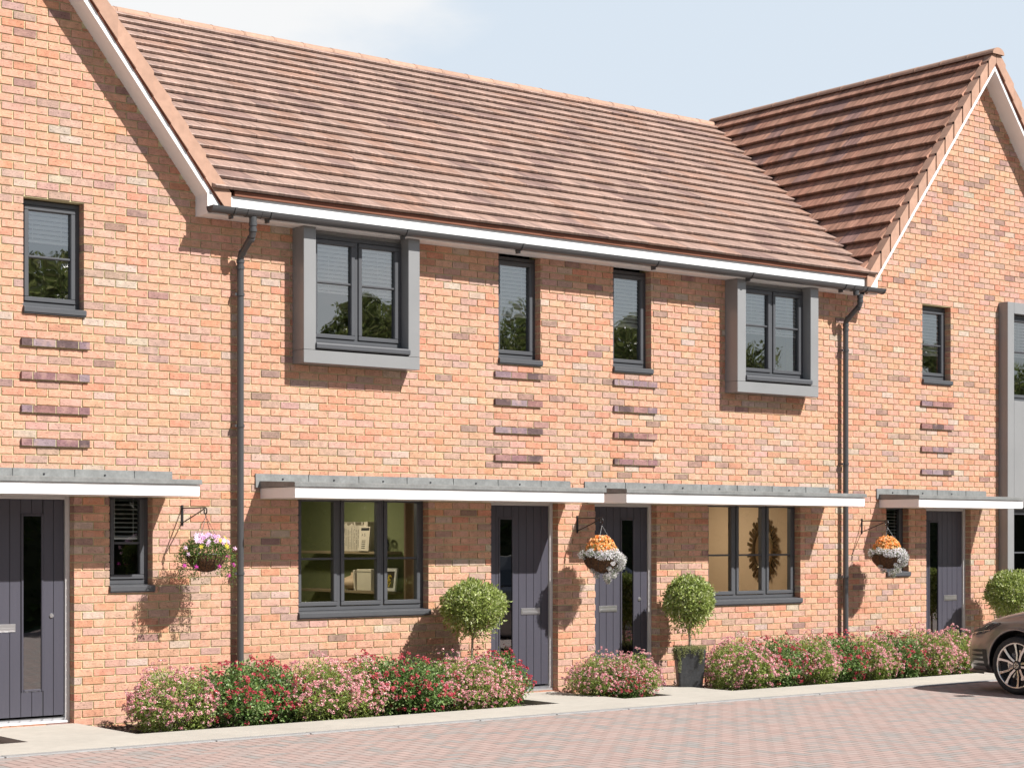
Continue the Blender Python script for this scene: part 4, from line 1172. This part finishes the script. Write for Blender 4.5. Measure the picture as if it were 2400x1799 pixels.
def basket(x, y, zh, zr, rad, dep, seed, style, lab):
    """zh: hook height, zr: rim height"""
    t = thing('hanging_basket', lab, 'hanging basket', (x, y, zr))
    g = np.random.default_rng(seed)
    mb = MB(); mb.lathe([(rad*math.sin(R(a)), -dep*math.cos(R(a))) for a in (0,8,18,30,42,54,66,78,90)], 0, 0, 32)
    mb.build('coir_bowl', M_coir, t)
    mb = MB()
    for q in range(14):
        a0 = 2*math.pi*q/14
        mb.tube([((rad+.004)*math.sin(R(a))*math.cos(a0+a*.003), (rad+.004)*math.sin(R(a))*math.sin(a0+a*.003), -(dep+.004)*math.cos(R(a))) for a in (5,25,45,65,90)], .0022, 5, cap=False)
    mb.tube([((rad+.004)*math.cos(2*math.pi*i/32), (rad+.004)*math.sin(2*math.pi*i/32), 0) for i in range(33)], .004, 6, cap=False)
    mb.build('wire_frame', M_iron, t)
    mb = MB(); hz_ = zh-zr
    for q in range(4 if style else 6):
        a = 2*math.pi*q/(4 if style else 6)+.5; p0 = Vector((rad*math.cos(a), rad*math.sin(a), 0)); p1 = Vector((0,0,hz_-.02)); n = 22
        for i in range(n):
            aa = p0.lerp(p1, i/n); bb = p0.lerp(p1, (i+.72)/n); mb.tube([aa, bb], .0026, 4)
    mb.tube([(0,0,hz_-.028),(0,.008,hz_-.010),(0,0,hz_+.006),(0,-.008,hz_-.010),(0,0,hz_-.028)], .003, 6)
    mb.build('chains', M_iron, t)
    if style == 0:
        n = 2600; d = sph(n); d[:,2] = np.abs(d[:,2]); rr_ = g.uniform(.3,1,n)**.5
        P_ = d*rr_[:,None]*np.array([rad*1.35, rad*1.35, .17]); 
        k = 1500; a = g.uniform(0,6.283,k); e = g.uniform(.95,1.55,k)*rad; zz = -g.uniform(0,1,k)**1.5*.17*(e/rad)*(.8+.6*np.sin(a*3+1)**2)
        keep = ~((np.sin(a) < -.2) & (np.abs(np.cos(a)) < .72) & (zz < -.045)); P2 = np.stack([np.cos(a)*e, np.sin(a)*e, zz], 1)[keep]
        st = []
        for (sx, sy_, l) in ((.13,-.10,.20),(-.14,-.08,.22),(.02,-.14,.17),(.24,-.02,.22),(-.20,.03,.16),(.17,.02,.14),(-.05,.1,.2)):
            q = int(l*380); st.append(np.stack([sx*1.15+g.normal(0,.012,q), sy_*1.15+g.normal(0,.012,q), -g.uniform(.0,1,q)*l-.02], 1))
        P_ = np.concatenate([P_, P2]+st); n = len(P_); o = unit(P_+1e-3)
        V, F = leaves(P_, unit(o+g.normal(size=(n,3))*.9), unit(o+g.normal(size=(n,3))*.6), g.uniform(.014,.028,n), g.uniform(.007,.012,n))
        npmesh('foliage', V, F, shade(n, GREENS+[(.26,.30,.09)], [.33,.28,.14,.15,.10]), M_leaf, t)
        # star flowers: 6 petals
        Vs, Cs = [], []
        def star(c, o_, s_, col, m=6):
            o_ = Vector(o_).normalized(); u = o_.orthogonal().normalized(); w_ = o_.cross(u); ph = g.uniform(0,6)
            for i in range(m):
                a = ph+2*math.pi*i/m; dr_ = (u*math.cos(a)+w_*math.sin(a)); sd = o_.cross(dr_)
                Vs.append([c+o_*0, c+dr_*s_*.5+sd*s_*.20+o_*s_*.10, c+dr_*s_+o_*s_*.02, c+dr_*s_*.5-sd*s_*.20+o_*s_*.10]); kk = 1+g.uniform(-.12,.12); Cs.append(tuple(q*kk for q in col))
        cols = [(.82,.52,.74),(.80,.66,.80),(.74,.62,.06),(.62,.34,.62)]
        for i in range(44):
            a = g.uniform(-2.9,-.2) if i < 34 else g.uniform(0,6.28); e = g.uniform(.1,1); z = .02+.155*math.sqrt(max(0,1-e*e))+g.uniform(-.02,.02)
            c = Vector((math.cos(a)*rad*1.34*e, math.sin(a)*rad*1.34*e, z)); ci = int(g.choice(4, p=[.42,.28,.12,.18]))
            star(c, (c.x*.6/rad, c.y/rad-.5, .45), float(g.uniform(.022,.036)), cols[ci])
        for (sx, sz) in ((-.27,-.105),(.045,-.115),(.17,-.20),(-.17,-.115),(.16,-.02),(-.235,.0),(.26,.05),(-.26,.06),(.24,-.10)):
            star(Vector((sx,-.19+abs(sx)*.4,sz)), (0,-1,.1), .026, (.66,.05,.42) if sz < -.01 else (.80,.55,.72), 5)
            star(Vector((sx+.004,-.20+abs(sx)*.4,sz)), (.3,-1,.6), .020, (.66,.05,.42) if sz < -.01 else (.80,.55,.72), 5)
        V = np.array([[list(p) for p in q] for q in Vs]).reshape(-1,3); F = np.arange(len(V)).reshape(-1,4)
        npmesh('flowers', V, F, np.array(Cs), M_petal, t)
    else:
        # orange dome
        n = 1300; d = sph(n); d[:,2] = np.abs(d[:,2]); P_ = d*g.uniform(.7,1.04,n)[:,None]*np.array([rad*.88, rad*.88, .20]); P_[:,2] += .0
        P_[:,0] += -.01
        V, F = leaves(P_, unit(d+g.normal(size=(n,3))*.8), unit(d+g.normal(size=(n,3))*.5), g.uniform(.018,.03,n), g.uniform(.010,.016,n))
        k = 520; cf = sph(k); cf[:,2] = np.abs(cf[:,2])**.9; cf[:,2] = .22+.78*cf[:,2]; cf = unit(cf); C = cf*(1+g.uniform(-.10,.06,(k,1)))*np.array([rad*.84, rad*.84, .225]); C[:,0] -= .01; m = 6
        CC = np.repeat(C, m, 0); O = np.repeat(unit(cf), m, 0); kk = len(CC); dd = unit(O+g.normal(size=(kk,3))*.45)
        dirs = unit(np.cross(dd, g.normal(size=(kk,3))))
        V2, F2 = leaves(CC+dd*.004, dirs, dd, g.uniform(.017,.026,kk), g.uniform(.013,.020,kk), .3)
        npmesh('foliage', V, F, shade(n, [(.24,.34,.09),(.36,.44,.16),(.14,.2,.06)], [.4,.35,.25]), M_leaf, t)
        npmesh('orange_flowers', V2, F2, shade(kk, [(.93,.42,.10),(.95,.58,.25),(.84,.24,.04),(.96,.74,.45)], [.34,.32,.10,.24], .1), M_petal, t)
        # white trailing flowers
        blobs = [(-.21,-.05,.045,.045),(-.15,-.13,.02,.05),(-.08,-.19,.02,.055),(0,-.21,.035,.055),(.06,-.20,.0,.055),(.12,-.17,-.045,.055),(.17,-.12,-.03,.055),(.235,-.06,-.01,.035),
                 (.16,-.12,-.10,.05),(.10,-.14,-.11,.05),(.19,-.07,-.07,.045),(.05,-.12,-.19,.045),(-.02,-.10,-.215,.04),(.10,-.08,-.17,.045),(.03,-.06,-.25,.035),(-.10,-.02,-.20,.035),(-.13,.0,-.15,.03),
                 (-.02,-.205,-.075,.022),(-.04,-.17,-.13,.024),(.02,-.19,-.03,.04),(-.13,-.16,.0,.035),(-.2,.08,.02,.05),(0,.2,.0,.07),(.16,.12,-.03,.07),(.05,-.04,-.27,.025)]
        Ps = []; Gs = []
        for (bx_, by_, bz_, br) in blobs:
            br *= 1.18
            f = rad/.205; q = int(150*(br/.05)**1.6); Ps.append(np.array([bx_*f, by_*f, bz_])+sph(q)*(g.uniform(.25,1,q)**.5)[:,None]*br*np.array([1.15,1.0,.95])); q2 = int(q*.8); Gs.append(np.array([bx_*f, by_*f, bz_])+sph(q2)*(g.uniform(.1,1,q2)**.5)[:,None]*br*.95)
        P_ = np.concatenate(Ps); n = len(P_); o = unit(P_+np.array([0,.05,.05])); CC = np.repeat(P_, 3, 0); kk = len(CC); O = unit(np.repeat(o,3,0)+g.normal(size=(kk,3))*.35); dirs = unit(np.cross(O, g.normal(size=(kk,3))))
        V, F = leaves(CC-dirs*.006, dirs, O, g.uniform(.011,.016,kk), g.uniform(.007,.011,kk), .15)
        npmesh('white_flowers', V, F, shade(kk, [(.88,.86,.88),(.80,.76,.82),(.92,.90,.88)], [.5,.25,.25], .06), M_petal, t)
        P_ = np.concatenate(Gs); n = len(P_); o = unit(P_)
        V, F = leaves(P_, unit(o+g.normal(size=(n,3))), unit(o+g.normal(size=(n,3))*.6), g.uniform(.012,.022,n), g.uniform(.005,.008,n))
        npmesh('trailing_leaves', V, F, shade(n, [(.16,.22,.09),(.22,.28,.14)], [.5,.5]), M_leaf, t)
    return t
bracket(-.644, 2.008, .47, 'black scrolled iron bracket left of the left downpipe holding the pink and purple basket')
basket(-.644, -.462, 1.915, 1.545, .185, .165, 4, 0, 'hanging basket with pink, purple and yellow star flowers beside the left downpipe')
bracket(4.296, 1.940, .43, 'black scrolled iron bracket on the brick pier between the two middle doors')
basket(4.296, -.422, 1.850, 1.485, .205, .180, 5, 1, 'hanging basket of orange and white flowers between the two middle doors')
bracket(9.063, 1.935, .43, 'black scrolled iron bracket on the wall right of the right downpipe')
basket(9.063, -.422, 1.845, 1.480, .205, .178, 6, 1, 'hanging basket of orange and white flowers in front of the small window')

# trees across the street, seen in the window panes
tr0 = make_big_tree('broadleaf_tree', 7.6, 2.7, 91); tr1 = make_big_tree('broadleaf_tree', 6.6, 2.4, 92)
TL = [(tr0,8.5,-23,1.0,.0,'tall broadleaf tree across the street opposite the left house'), (tr1,14.0,-25,1.0,1,'lower broadleaf tree across the street, second from the left'),
      (tr0,18.0,-22.5,1.02,2,'tall broadleaf tree across the street opposite the first box window'), (tr1,22.5,-24,1.08,3,'broadleaf tree across the street mirrored in the first narrow window'),
      (tr0,27.0,-23,1.04,4,'tall broadleaf tree across the street mirrored in the second narrow window'), (tr1,31.0,-22,1.1,5,'broadleaf tree across the street mirrored in the second box window'),
      (tr0,36.0,-24,1.0,1.3,'tall broadleaf tree across the street opposite the right house'), (tr1,41.5,-23,1.1,2.2,'last broadleaf tree across the street, far right')]
for i, (x, y, sc_) in enumerate(((5.2,-27,1.18),(10.4,-27,1.16),(16.2,-28,1.30),(20.3,-27,1.12),(25.0,-28,1.32),(29.2,-27,1.15),(33.6,-28,1.3),(44.5,-27.5,1.2))):
    TL.append((tr0 if i % 2 else tr1, x, y, sc_, 2.1*i, 'broadleaf tree in the back row across the street, number %s from the left' % ('one two three four five six seven eight'.split()[i])))
for i, (x, y, sc_) in enumerate(((-1,-25,1.1),(-8,-27,1.2),(-16,-26,1.2),(-25,-24,1.2),(-33,-18,1.1),(-36,-9,1.15))):  # unseen trees added to block low sky light from the left
    TL.append((tr0 if i % 2 else tr1, x, y, sc_, 1.7*i+.4, 'added unseen broadleaf tree behind the viewpoint to the left, %s of six going left' % ('first second third fourth fifth sixth'.split()[i])))
seen = set()
for src, x, y, s, a, lab in TL:
    o = copy_tree(src) if src.name in seen else src; seen.add(src.name)
    o.location = (x, y, -.12); o.scale = (s,s,s); o.rotation_euler = (0,0,a); tag(o, lab, 'tree', 'trees across the street')

# ================================================================== CAR
from mathutils.bvhtree import BVHTree
M_paint = mat('car_metallic_grey', (.25,.235,.23), .30, metal=.75, coat=1.0)
M_black = mat('car_black_plastic', (.012,.012,.013), .45)
M_tyre = mat('tyre_rubber', (.022,.022,.023), .75)
M_alloy = mat('machined_alloy', (.72,.69,.66), .22, metal=.95)
M_alloy_dark = mat('alloy_dark', (.02,.02,.022), .4)
M_carglass = mat('car_glass', (.015,.018,.02), .04, spec=.8)
M_lampglass = mat('headlight_glass', (.10,.10,.11), .06, metal=.5, coat=1)
M_red = mat('tail_lamp_red', (.35,.01,.01), .2)
car = thing('parked_car', 'grey metallic hatchback parked nose towards the houses at the right edge', 'car', (8.545, -3.40, -.012))
def interp(tab, y):
    if y >= tab[0][0]: return tab[0][1]
    for (a, va), (b_, vb) in zip(tab, tab[1:]):
        if y >= b_: f = (y-b_)/(a-b_); f = f*f*(3-2*f) if False else f; return vb+(va-vb)*f
    return tab[-1][1]
WID = [(.86,.44),(.84,.55),(.80,.66),(.72,.755),(.58,.825),(.40,.868),(.15,.892),(-.4,.892),(-2.4,.892),(-2.9,.86),(-3.2,.79),(-3.34,.70),(-3.39,.60)]
HOOD = [(.86,.50),(.84,.57),(.80,.63),(.70,.705),(.55,.775),(.3,.865),(0,.93),(-.35,.99),(-.5,1.0),(-2.8,1.02),(-3.2,1.0),(-3.34,.93),(-3.39,.86)]
SHO = [(.86,.46),(.84,.52),(.80,.57),(.70,.64),(.55,.715),(.3,.805),(0,.875),(-.4,.925),(-1,.94),(-2.8,.975),(-3.2,.95),(-3.34,.88),(-3.39,.82)]
BOT = [(.86,.30),(.84,.25),(.78,.21),(.5,.19),(0,.19),(-2.8,.20),(-3.2,.25),(-3.39,.34)]
ST = [.86,.845,.81,.76,.68,.58,.46,.33,.18,0,-.2,-.42,-.8,-1.3,-1.8,-2.3,-2.7,-2.95,-3.15,-3.28,-3.36,-3.39]
def section(y):
    w_, zh, zs, zb = (interp(t_, y) for t_ in (WID, HOOD, SHO, BOT))
    m_ = (zb+zs)/2
    return [(0,zb),(w_*.80,zb),(w_*.955,zb+.025),(w_*.985,zb+(m_-zb)*.55),(w_,m_),(w_*.992,m_+(zs-m_)*.6),(w_*.955,zs),(w_*.88,zs+(zh-zs)*.55),(w_*.55,zh-.01),(0,zh)]
bm = bmesh.new(); rows = []
for y in ST:
    half = section(y); full = [(x, z) for x, z in half] + [(-x, z) for x, z in half[1:-1][::-1]]
    rows.append([bm.verts.new((x, y, z)) for x, z in full])
for A, B in zip(rows, rows[1:]):
    n = len(A)
    for k in range(n): bm.faces.new([A[k], A[(k+1) % n], B[(k+1) % n], B[k]])
bm.faces.new(rows[0][::-1]); bm.faces.new(rows[-1])
bmesh.ops.recalc_face_normals(bm, faces=bm.faces)
me = bpy.data.meshes.new('body'); bm.to_mesh(me); bm.free(); me.materials.append(M_paint); me.materials.append(M_black)
body = bpy.data.objects.new('body', me); COL.objects.link(body)
sub = body.modifiers.new('s', 'SUBSURF'); sub.levels = 2; sub.render_levels = 2
cm = MB()
for wy in (0, -2.62):
    for sd in (1, -1): cm.lathe([(0,sd*1.05),(.372,sd*1.05),(.372,sd*.62),(0,sd*.62)][::sd], 0, wy, 40, 1, axis='x', cz=.325)
cut = cm.build('cut', [M_black, M_black]); 
bmc = bmesh.new(); bmc.from_mesh(cut.data); bmesh.ops.remove_doubles(bmc, verts=bmc.verts, dist=1e-5); bmesh.ops.recalc_face_normals(bmc, faces=bmc.faces); bmc.to_mesh(cut.data); bmc.free()
bo = body.modifiers.new('b', 'BOOLEAN'); bo.object = cut; bo.operation = 'DIFFERENCE'; bo.solver = 'EXACT'
try: bo.material_mode = 'TRANSFER'
except Exception: pass
dg = bpy.context.evaluated_depsgraph_get(); ev = body.evaluated_get(dg); nm = bpy.data.meshes.new_from_object(ev)
body.modifiers.clear(); body.data = nm; bpy.data.objects.remove(cut)
nm.polygons.foreach_set('use_smooth', [True]*len(nm.polygons))
try: nm.set_sharp_from_angle(angle=R(35))
except Exception: pass
body.parent = car; body.name = 'body'
bmb = bmesh.new(); bmb.from_mesh(nm); tree = BVHTree.FromBMesh(bmb)
def hit_side(y, z, s=-1, off=.004):
    h = tree.ray_cast(Vector((s*1.5, y, z)), Vector((-s, 0, 0)))
    return (h[0] + h[1]*off) if h[0] is not None else None
def hit_front(x, z, off=.004):
    h = tree.ray_cast(Vector((x, 1.6, z)), Vector((0, -1, 0)))
    return (h[0] + h[1]*off) if h[0] is not None else None
def hit_diag(u_, z, s=-1, off=.004):
    """corner patches: shoot from the front corner; u_ runs across the corner"""
    d = Vector((-s*.55, -.83, 0)).normalized(); side = Vector((s*.83, -.55, 0)).normalized()
    o = Vector((s*.70, .60, z)) - d*1.5 + side*u_
    h = tree.ray_cast(o, d); return (h[0]+h[1]*off) if h[0] is not None else None
def patch(name, m, fn, us, top, bot, nz_=5, parent=car, smooth=True):
    mb = MB(); g = []
    for u_ in us:
        g.append([fn(u_, bot(u_)+(top(u_)-bot(u_))*k/nz_) for k in range(nz_+1)])
    for a, b_ in zip(g, g[1:]):
        for k in range(nz_):
            q = [a[k], b_[k], b_[k+1], a[k+1]]
            if all(p is not None for p in q): mb.face(q)
    o = mb.build(name, m, parent, smooth=False); return o
lin = lambda a, b_, n: [a+(b_-a)*i/n for i in range(n+1)]
for s in (-1, 1):
    D = lambda u_, z, s=s: hit_diag(u_, z, s)
    hl_ = patch('headlight', M_lampglass, D, lin(-.10,.34,18), lambda u_: min(.655+(u_+.1)*.33, .775), lambda u_: .595+(u_+.1)*.18+max(0,u_-.2)*.55)
    D2 = lambda u_, z, s=s: hit_diag(u_, z, s, .007)
    patch('lamp_unit', M_black, D2, lin(-.04,.22,10), lambda u_: .655+(u_+.1)*.24, lambda u_: .625+(u_+.1)*.22, 3, hl_)
    D3 = lambda u_, z, s=s: hit_diag(u_, z, s, .010)
    patch('light_strip', M_alloy, D3, lin(-.06,.26,12), lambda u_: .618+(u_+.1)*.21, lambda u_: .609+(u_+.1)*.21, 1, hl_)
    # bumper vent: upright bar with four fins
    v = patch('bumper_vent', M_black, D, lin(.19,.235,4), lambda u_: .475, lambda u_: .25)
    for zf in (.455,.405,.355,.30):
        patch('vent_fin', M_black, D, lin(.02,.19,8), lambda u_, zf=zf: zf+.016*min(1,(u_-.0)*8), lambda u_, zf=zf: zf-.012*min(1,(u_-.0)*8), 2, v)
    D4 = lambda y, z, s=s: hit_side(y, z, s, .003)
    # door seams, handle, side glass line
    for yy in (-.62,-1.62,-2.40): patch('door_seam', M_black, D4, [yy, yy+.006], lambda u_: .93, lambda u_: .24, 10)
    patch('sill_trim', M_black, D4, lin(-2.2,-.42,12), lambda u_: .255, lambda u_: .205, 2)
    for yy in (-1.50,-2.32): 
        mb = MB(); mb.box(-.01 if s > 0 else -.03, .03 if s > 0 else .01, -.09, .09, -.012, .012, bev=.008); h = mb.build('door_handle', M_paint, car); p = hit_side(yy, .83, s); h.location = p
    # mirror
    mb = MB(); mb.lathe([(.001,-.068),(.07,-.06),(.105,-.03),(.112,.0),(.10,.035),(.06,.06),(.001,.066)], 0, 0, 20, sy=.62); o = mb.build('door_mirror', M_paint, car, smooth=True); o.location = (s*.99, -.72, 1.02)
    # rear lamp
    patch('tail_lamp', M_red, lambda y, z, s=s: hit_side(y, z, s), lin(-3.28,-2.98,8), lambda u_: .93, lambda u_: .80)
Fh = lambda x, z: hit_front(x, z)
patch('grille', M_black, Fh, lin(-.52,.52,16), lambda u_: .60, lambda u_: .555, 3)
patch('lower_grille', M_black, Fh, lin(-.48,.48,16), lambda u_: .46, lambda u_: .29, 4)
# splitter lip round the nose
mb = MB(); pr = []
for x in lin(-.86,.86,40):
    h = tree.ray_cast(Vector((x, 1.6, .262)), Vector((0,-1,0)))
    if h[0] is not None and h[0].y > .30: pr.append(h[0])
for a, b_ in zip(pr, pr[1:]):
    A = [Vector((p.x, p.y+.020, .215)) for p in (a,b_)]; B = [Vector((p.x, p.y+.024, .200)) for p in (a,b_)]; C_ = [Vector((p.x*.96, p.y-.10, .195)) for p in (a,b_)]; D = [Vector((p.x, p.y-.02, .235)) for p in (a,b_)]
    mb.face([A[0],A[1],D[1],D[0]]); mb.face([B[0],B[1],A[1],A[0]]); mb.face([C_[0],C_[1],B[1],B[0]])
mb.build('splitter', M_black, car)
# arch lips
for wy in (0, -2.62):
    for s in (-1, 1):
        pts = []
        for i in range(25):
            a = R(-8+196*i/24); p = hit_side(wy+.384*math.cos(a), .325+.384*math.sin(a), s, .001)
            if p is not None: pts.append(p)
        mb = MB(); mb.tube(pts, .012, 6); mb.build('arch_lip', M_paint, car, smooth=True)
bmb.free()
# greenhouse: glass loft with painted roof
GH = [(-.36,.985,.74,.985,.74),(-.60,1.0,.80,1.14,.70),(-.95,1.0,.83,1.34,.60),(-1.25,1.0,.84,1.44,.555),(-1.7,1.0,.84,1.47,.55),(-2.3,1.0,.84,1.455,.545),(-2.8,1.0,.82,1.40,.53),(-3.05,1.0,.79,1.32,.54),(-3.25,.99,.74,1.05,.66)]
mb = MB(); rm_ = MB()
for (a, b_) in zip(GH, GH[1:]):
    def pts(g_): y, z0, w0, z1, w1 = g_; return [(w0,y,z0-.02),(w0*.55+w1*.45,y,(z0+z1)/2+.01),(w1,y,z1-.03),(w1*.72,y,z1),(0,y,z1+.008)]
    A, B = pts(a), pts(b_)
    for s in (1,-1):
        for k in range(4):
            q = [(A[k][0]*s,A[k][1],A[k][2]),(A[k+1][0]*s,A[k+1][1],A[k+1][2]),(B[k+1][0]*s,B[k+1][1],B[k+1][2]),(B[k][0]*s,B[k][1],B[k][2])]
            roof_ = (k >= 2 and -3.0 < (a[0]+b_[0])/2 < -1.1)
            (rm_ if roof_ else mb).face(q if s > 0 else q[::-1])
mb.build('windows', M_carglass, car, smooth=True); rm_.build('roof', M_paint, car, smooth=True)
for s in (1,-1):
    for (ya, yb) in ((-.40,-1.20),(-1.66,-1.62),(-2.98,-3.22)):
        ga = [interp([(g_[0], g_[i]) for g_ in GH], ya) for i in range(1,5)]; gb = [interp([(g_[0], g_[i]) for g_ in GH], yb) for i in range(1,5)]
        mb = MB()
        if ya == -1.66: mb.tube([(s*(ga[1]+.002), ya, ga[0]-.02), (s*(gb[3]+.002), yb, gb[2]-.03)], .022, 6); mt_ = M_black
        else: mb.tube([(s*ga[1], ya, ga[0]-.01), (s*gb[3], yb, gb[2]-.02)], .026, 8); mt_ = M_paint
        mb.build('pillar', mt_, car)
# wheels
def wheel(y, s):
    r = .318; wv = .225; w_ = MB()
    prof = [(.250,-.105),(.258,-.112),(.285,-.110),(.308,-.095),(.316,-.07),(.318,-.03),(.318,.03),(.316,.07),(.308,.095),(.285,.110),(.258,.112),(.250,.105)]
    w_.lathe([(a, b_) for a, b_ in prof], 0, 0, 48, 0, axis='x', cz=0)
    tyre = w_.build('wheel', M_tyre, car, smooth=True); tyre.location = (s*.785, y, r)
    rm = MB(); xo = s*.098
    rm.lathe([(.233,-s*.10),(.222,-s*.09),(.212,s*.0),(.222,s*.075),(.233,s*.104),(.226,s*.108),(.216,s*.100)], 0, 0, 48, 0, axis='x', cz=0)
    rm.build('rim', M_alloy, tyre, smooth=True)
    bk = MB(); bk.lathe([(0,s*.02),(.165,s*.02),(.165,s*.008),(0,s*.008)], 0, 0, 40, 0, axis='x', cz=0); bk.build('brake_disc', M_alloy, tyre)
    bk = MB(); bk.lathe([(.213,s*.0),(0,s*-.01)], 0, 0, 40, 0, axis='x', cz=0); bk.build('wheel_barrel', M_alloy_dark, tyre)
    bk = MB(); bk.box(-.02, .05, .085, .15, -.10, .10, bev=.012); c_ = bk.build('caliper', mat('caliper_grey', (.3,.3,.3), .4, metal=.5), tyre); c_.location = (s*.03, -.02, 0)
    sp = MB(); sd = MB()
    for i in range(5):
        for e in (-1, 1):
            a0 = math.radians(90+72*i)
            def pt(rad_, off, x): 
                c, q = math.cos(a0), math.sin(a0); return (x, rad_*c - off*q, rad_*q + off*c)
            i0, i1 = e*.006, e*.026; o0, o1 = e*.052, e*.088; m0, m1 = e*.010, e*.036
            # each spoke: leaves the hub close to its twin and spreads outwards
            P_ = [(.045, i0, i1), (.11, e*.012, e*.034), (.165, e*.033, e*.056), (.218, o0, o1)]
            for (ra, a1, a2), (rb, b1, b2) in zip(P_, P_[1:]):
                f = [pt(ra,a1,s*(.078+.12*(ra))), pt(ra,a2,s*(.074+.12*ra)), pt(rb,b2,s*(.074+.12*rb)), pt(rb,b1,s*(.078+.12*rb))]
                sp.face(f); 
                for (p, q) in ((0,3),(1,2)):
                    A, B = f[p], f[q]; sd.face([A, B, (B[0]-s*.04, B[1], B[2]), (A[0]-s*.04, A[1], A[2])])
    sp.build('spokes', M_alloy, tyre); sd.build('spoke_sides', M_alloy_dark, tyre)
    hb = MB(); hb.lathe([(.058,s*.055),(.055,s*.082),(.036,s*.090),(.033,s*.094)], 0, 0, 24, 0, axis='x', cz=0); hb.lathe([(.034,s*.0935),(0,s*.0935)], 0, 0, 24, 0, axis='x', cz=0); hb.build('hub', M_alloy_dark, tyre)
    em = MB(); x = s*.096
    def bar_(y0, z0, y1, z1, w2=.0032):
        d = Vector((0, y1-y0, z1-z0)); n_ = Vector((0, -d.z, d.y)).normalized()*w2
        em.face([(x, y0+n_.y, z0+n_.z), (x, y1+n_.y, z1+n_.z), (x, y1-n_.y, z1-n_.z), (x, y0-n_.y, z0-n_.z)])
    for m_ in (-1, 1):
        bar_(m_*.011, .025, 0, .003); bar_(m_*.024, .013, m_*.012, -.023); bar_(m_*.012, -.023, 0, .000)
    for i in range(24):
        a, b_ = 2*math.pi*i/24, 2*math.pi*(i+1)/24
        em.face([(x,.027*math.cos(a),.027*math.sin(a)),(x,.027*math.cos(b_),.027*math.sin(b_)),(x,.032*math.cos(b_),.032*math.sin(b_)),(x,.032*math.cos(a),.032*math.sin(a))])
    em.build('emblem', M_alloy, tyre)
    for ch in tyre.children:
        if ch.name.split('.')[0] not in ('hub', 'emblem', 'caliper', 'brake_disc'): ch.scale = (1, 1.085, 1.085)
    return tyre
for y in (0, -2.62):
    for s in (-1, 1):
        wh = wheel(y, s); wh.rotation_euler = (R(14), 0, 0)
mb = MB(); mb.box(-.6,.6,-2.9,.45,.185,.26); mb.build('underbody', M_black, car)

# hedge added across the street to darken what the low panes mirror
n = 16000; xx = rng.uniform(-6, 62, n); top = rng.random(n) < .3
yy = np.where(top, rng.uniform(-21.6,-20.4,n), -20.4-rng.uniform(0,.25,n)+.05*np.sin(xx*1.7)); zz = np.where(top, 2.55+rng.normal(0,.06,n), rng.uniform(0,2.6,n))
P_ = np.stack([xx,yy,zz],1); o = np.array([0,.9,.4])+rng.normal(size=(n,3))*.8
V, F = leaves(P_, unit(rng.normal(size=(n,3))+np.array([0,.3,.3])), unit(o), rng.uniform(.12,.2,n), rng.uniform(.08,.14,n))
t = thing('hedge', 'added tall clipped green hedge along the far side of the street', 'hedge', (0,0,-.12))
npmesh('foliage', V, F, shade(n, [(.04,.07,.02),(.06,.10,.025),(.03,.055,.015)], [.4,.3,.3]), M_leaf, t)
mb = MB(); mb.box(-6, 62, -21.5, -20.55, 0, 2.45); mb.build('twigs', mat('hedge_inside', (.03,.04,.015), .95), t)
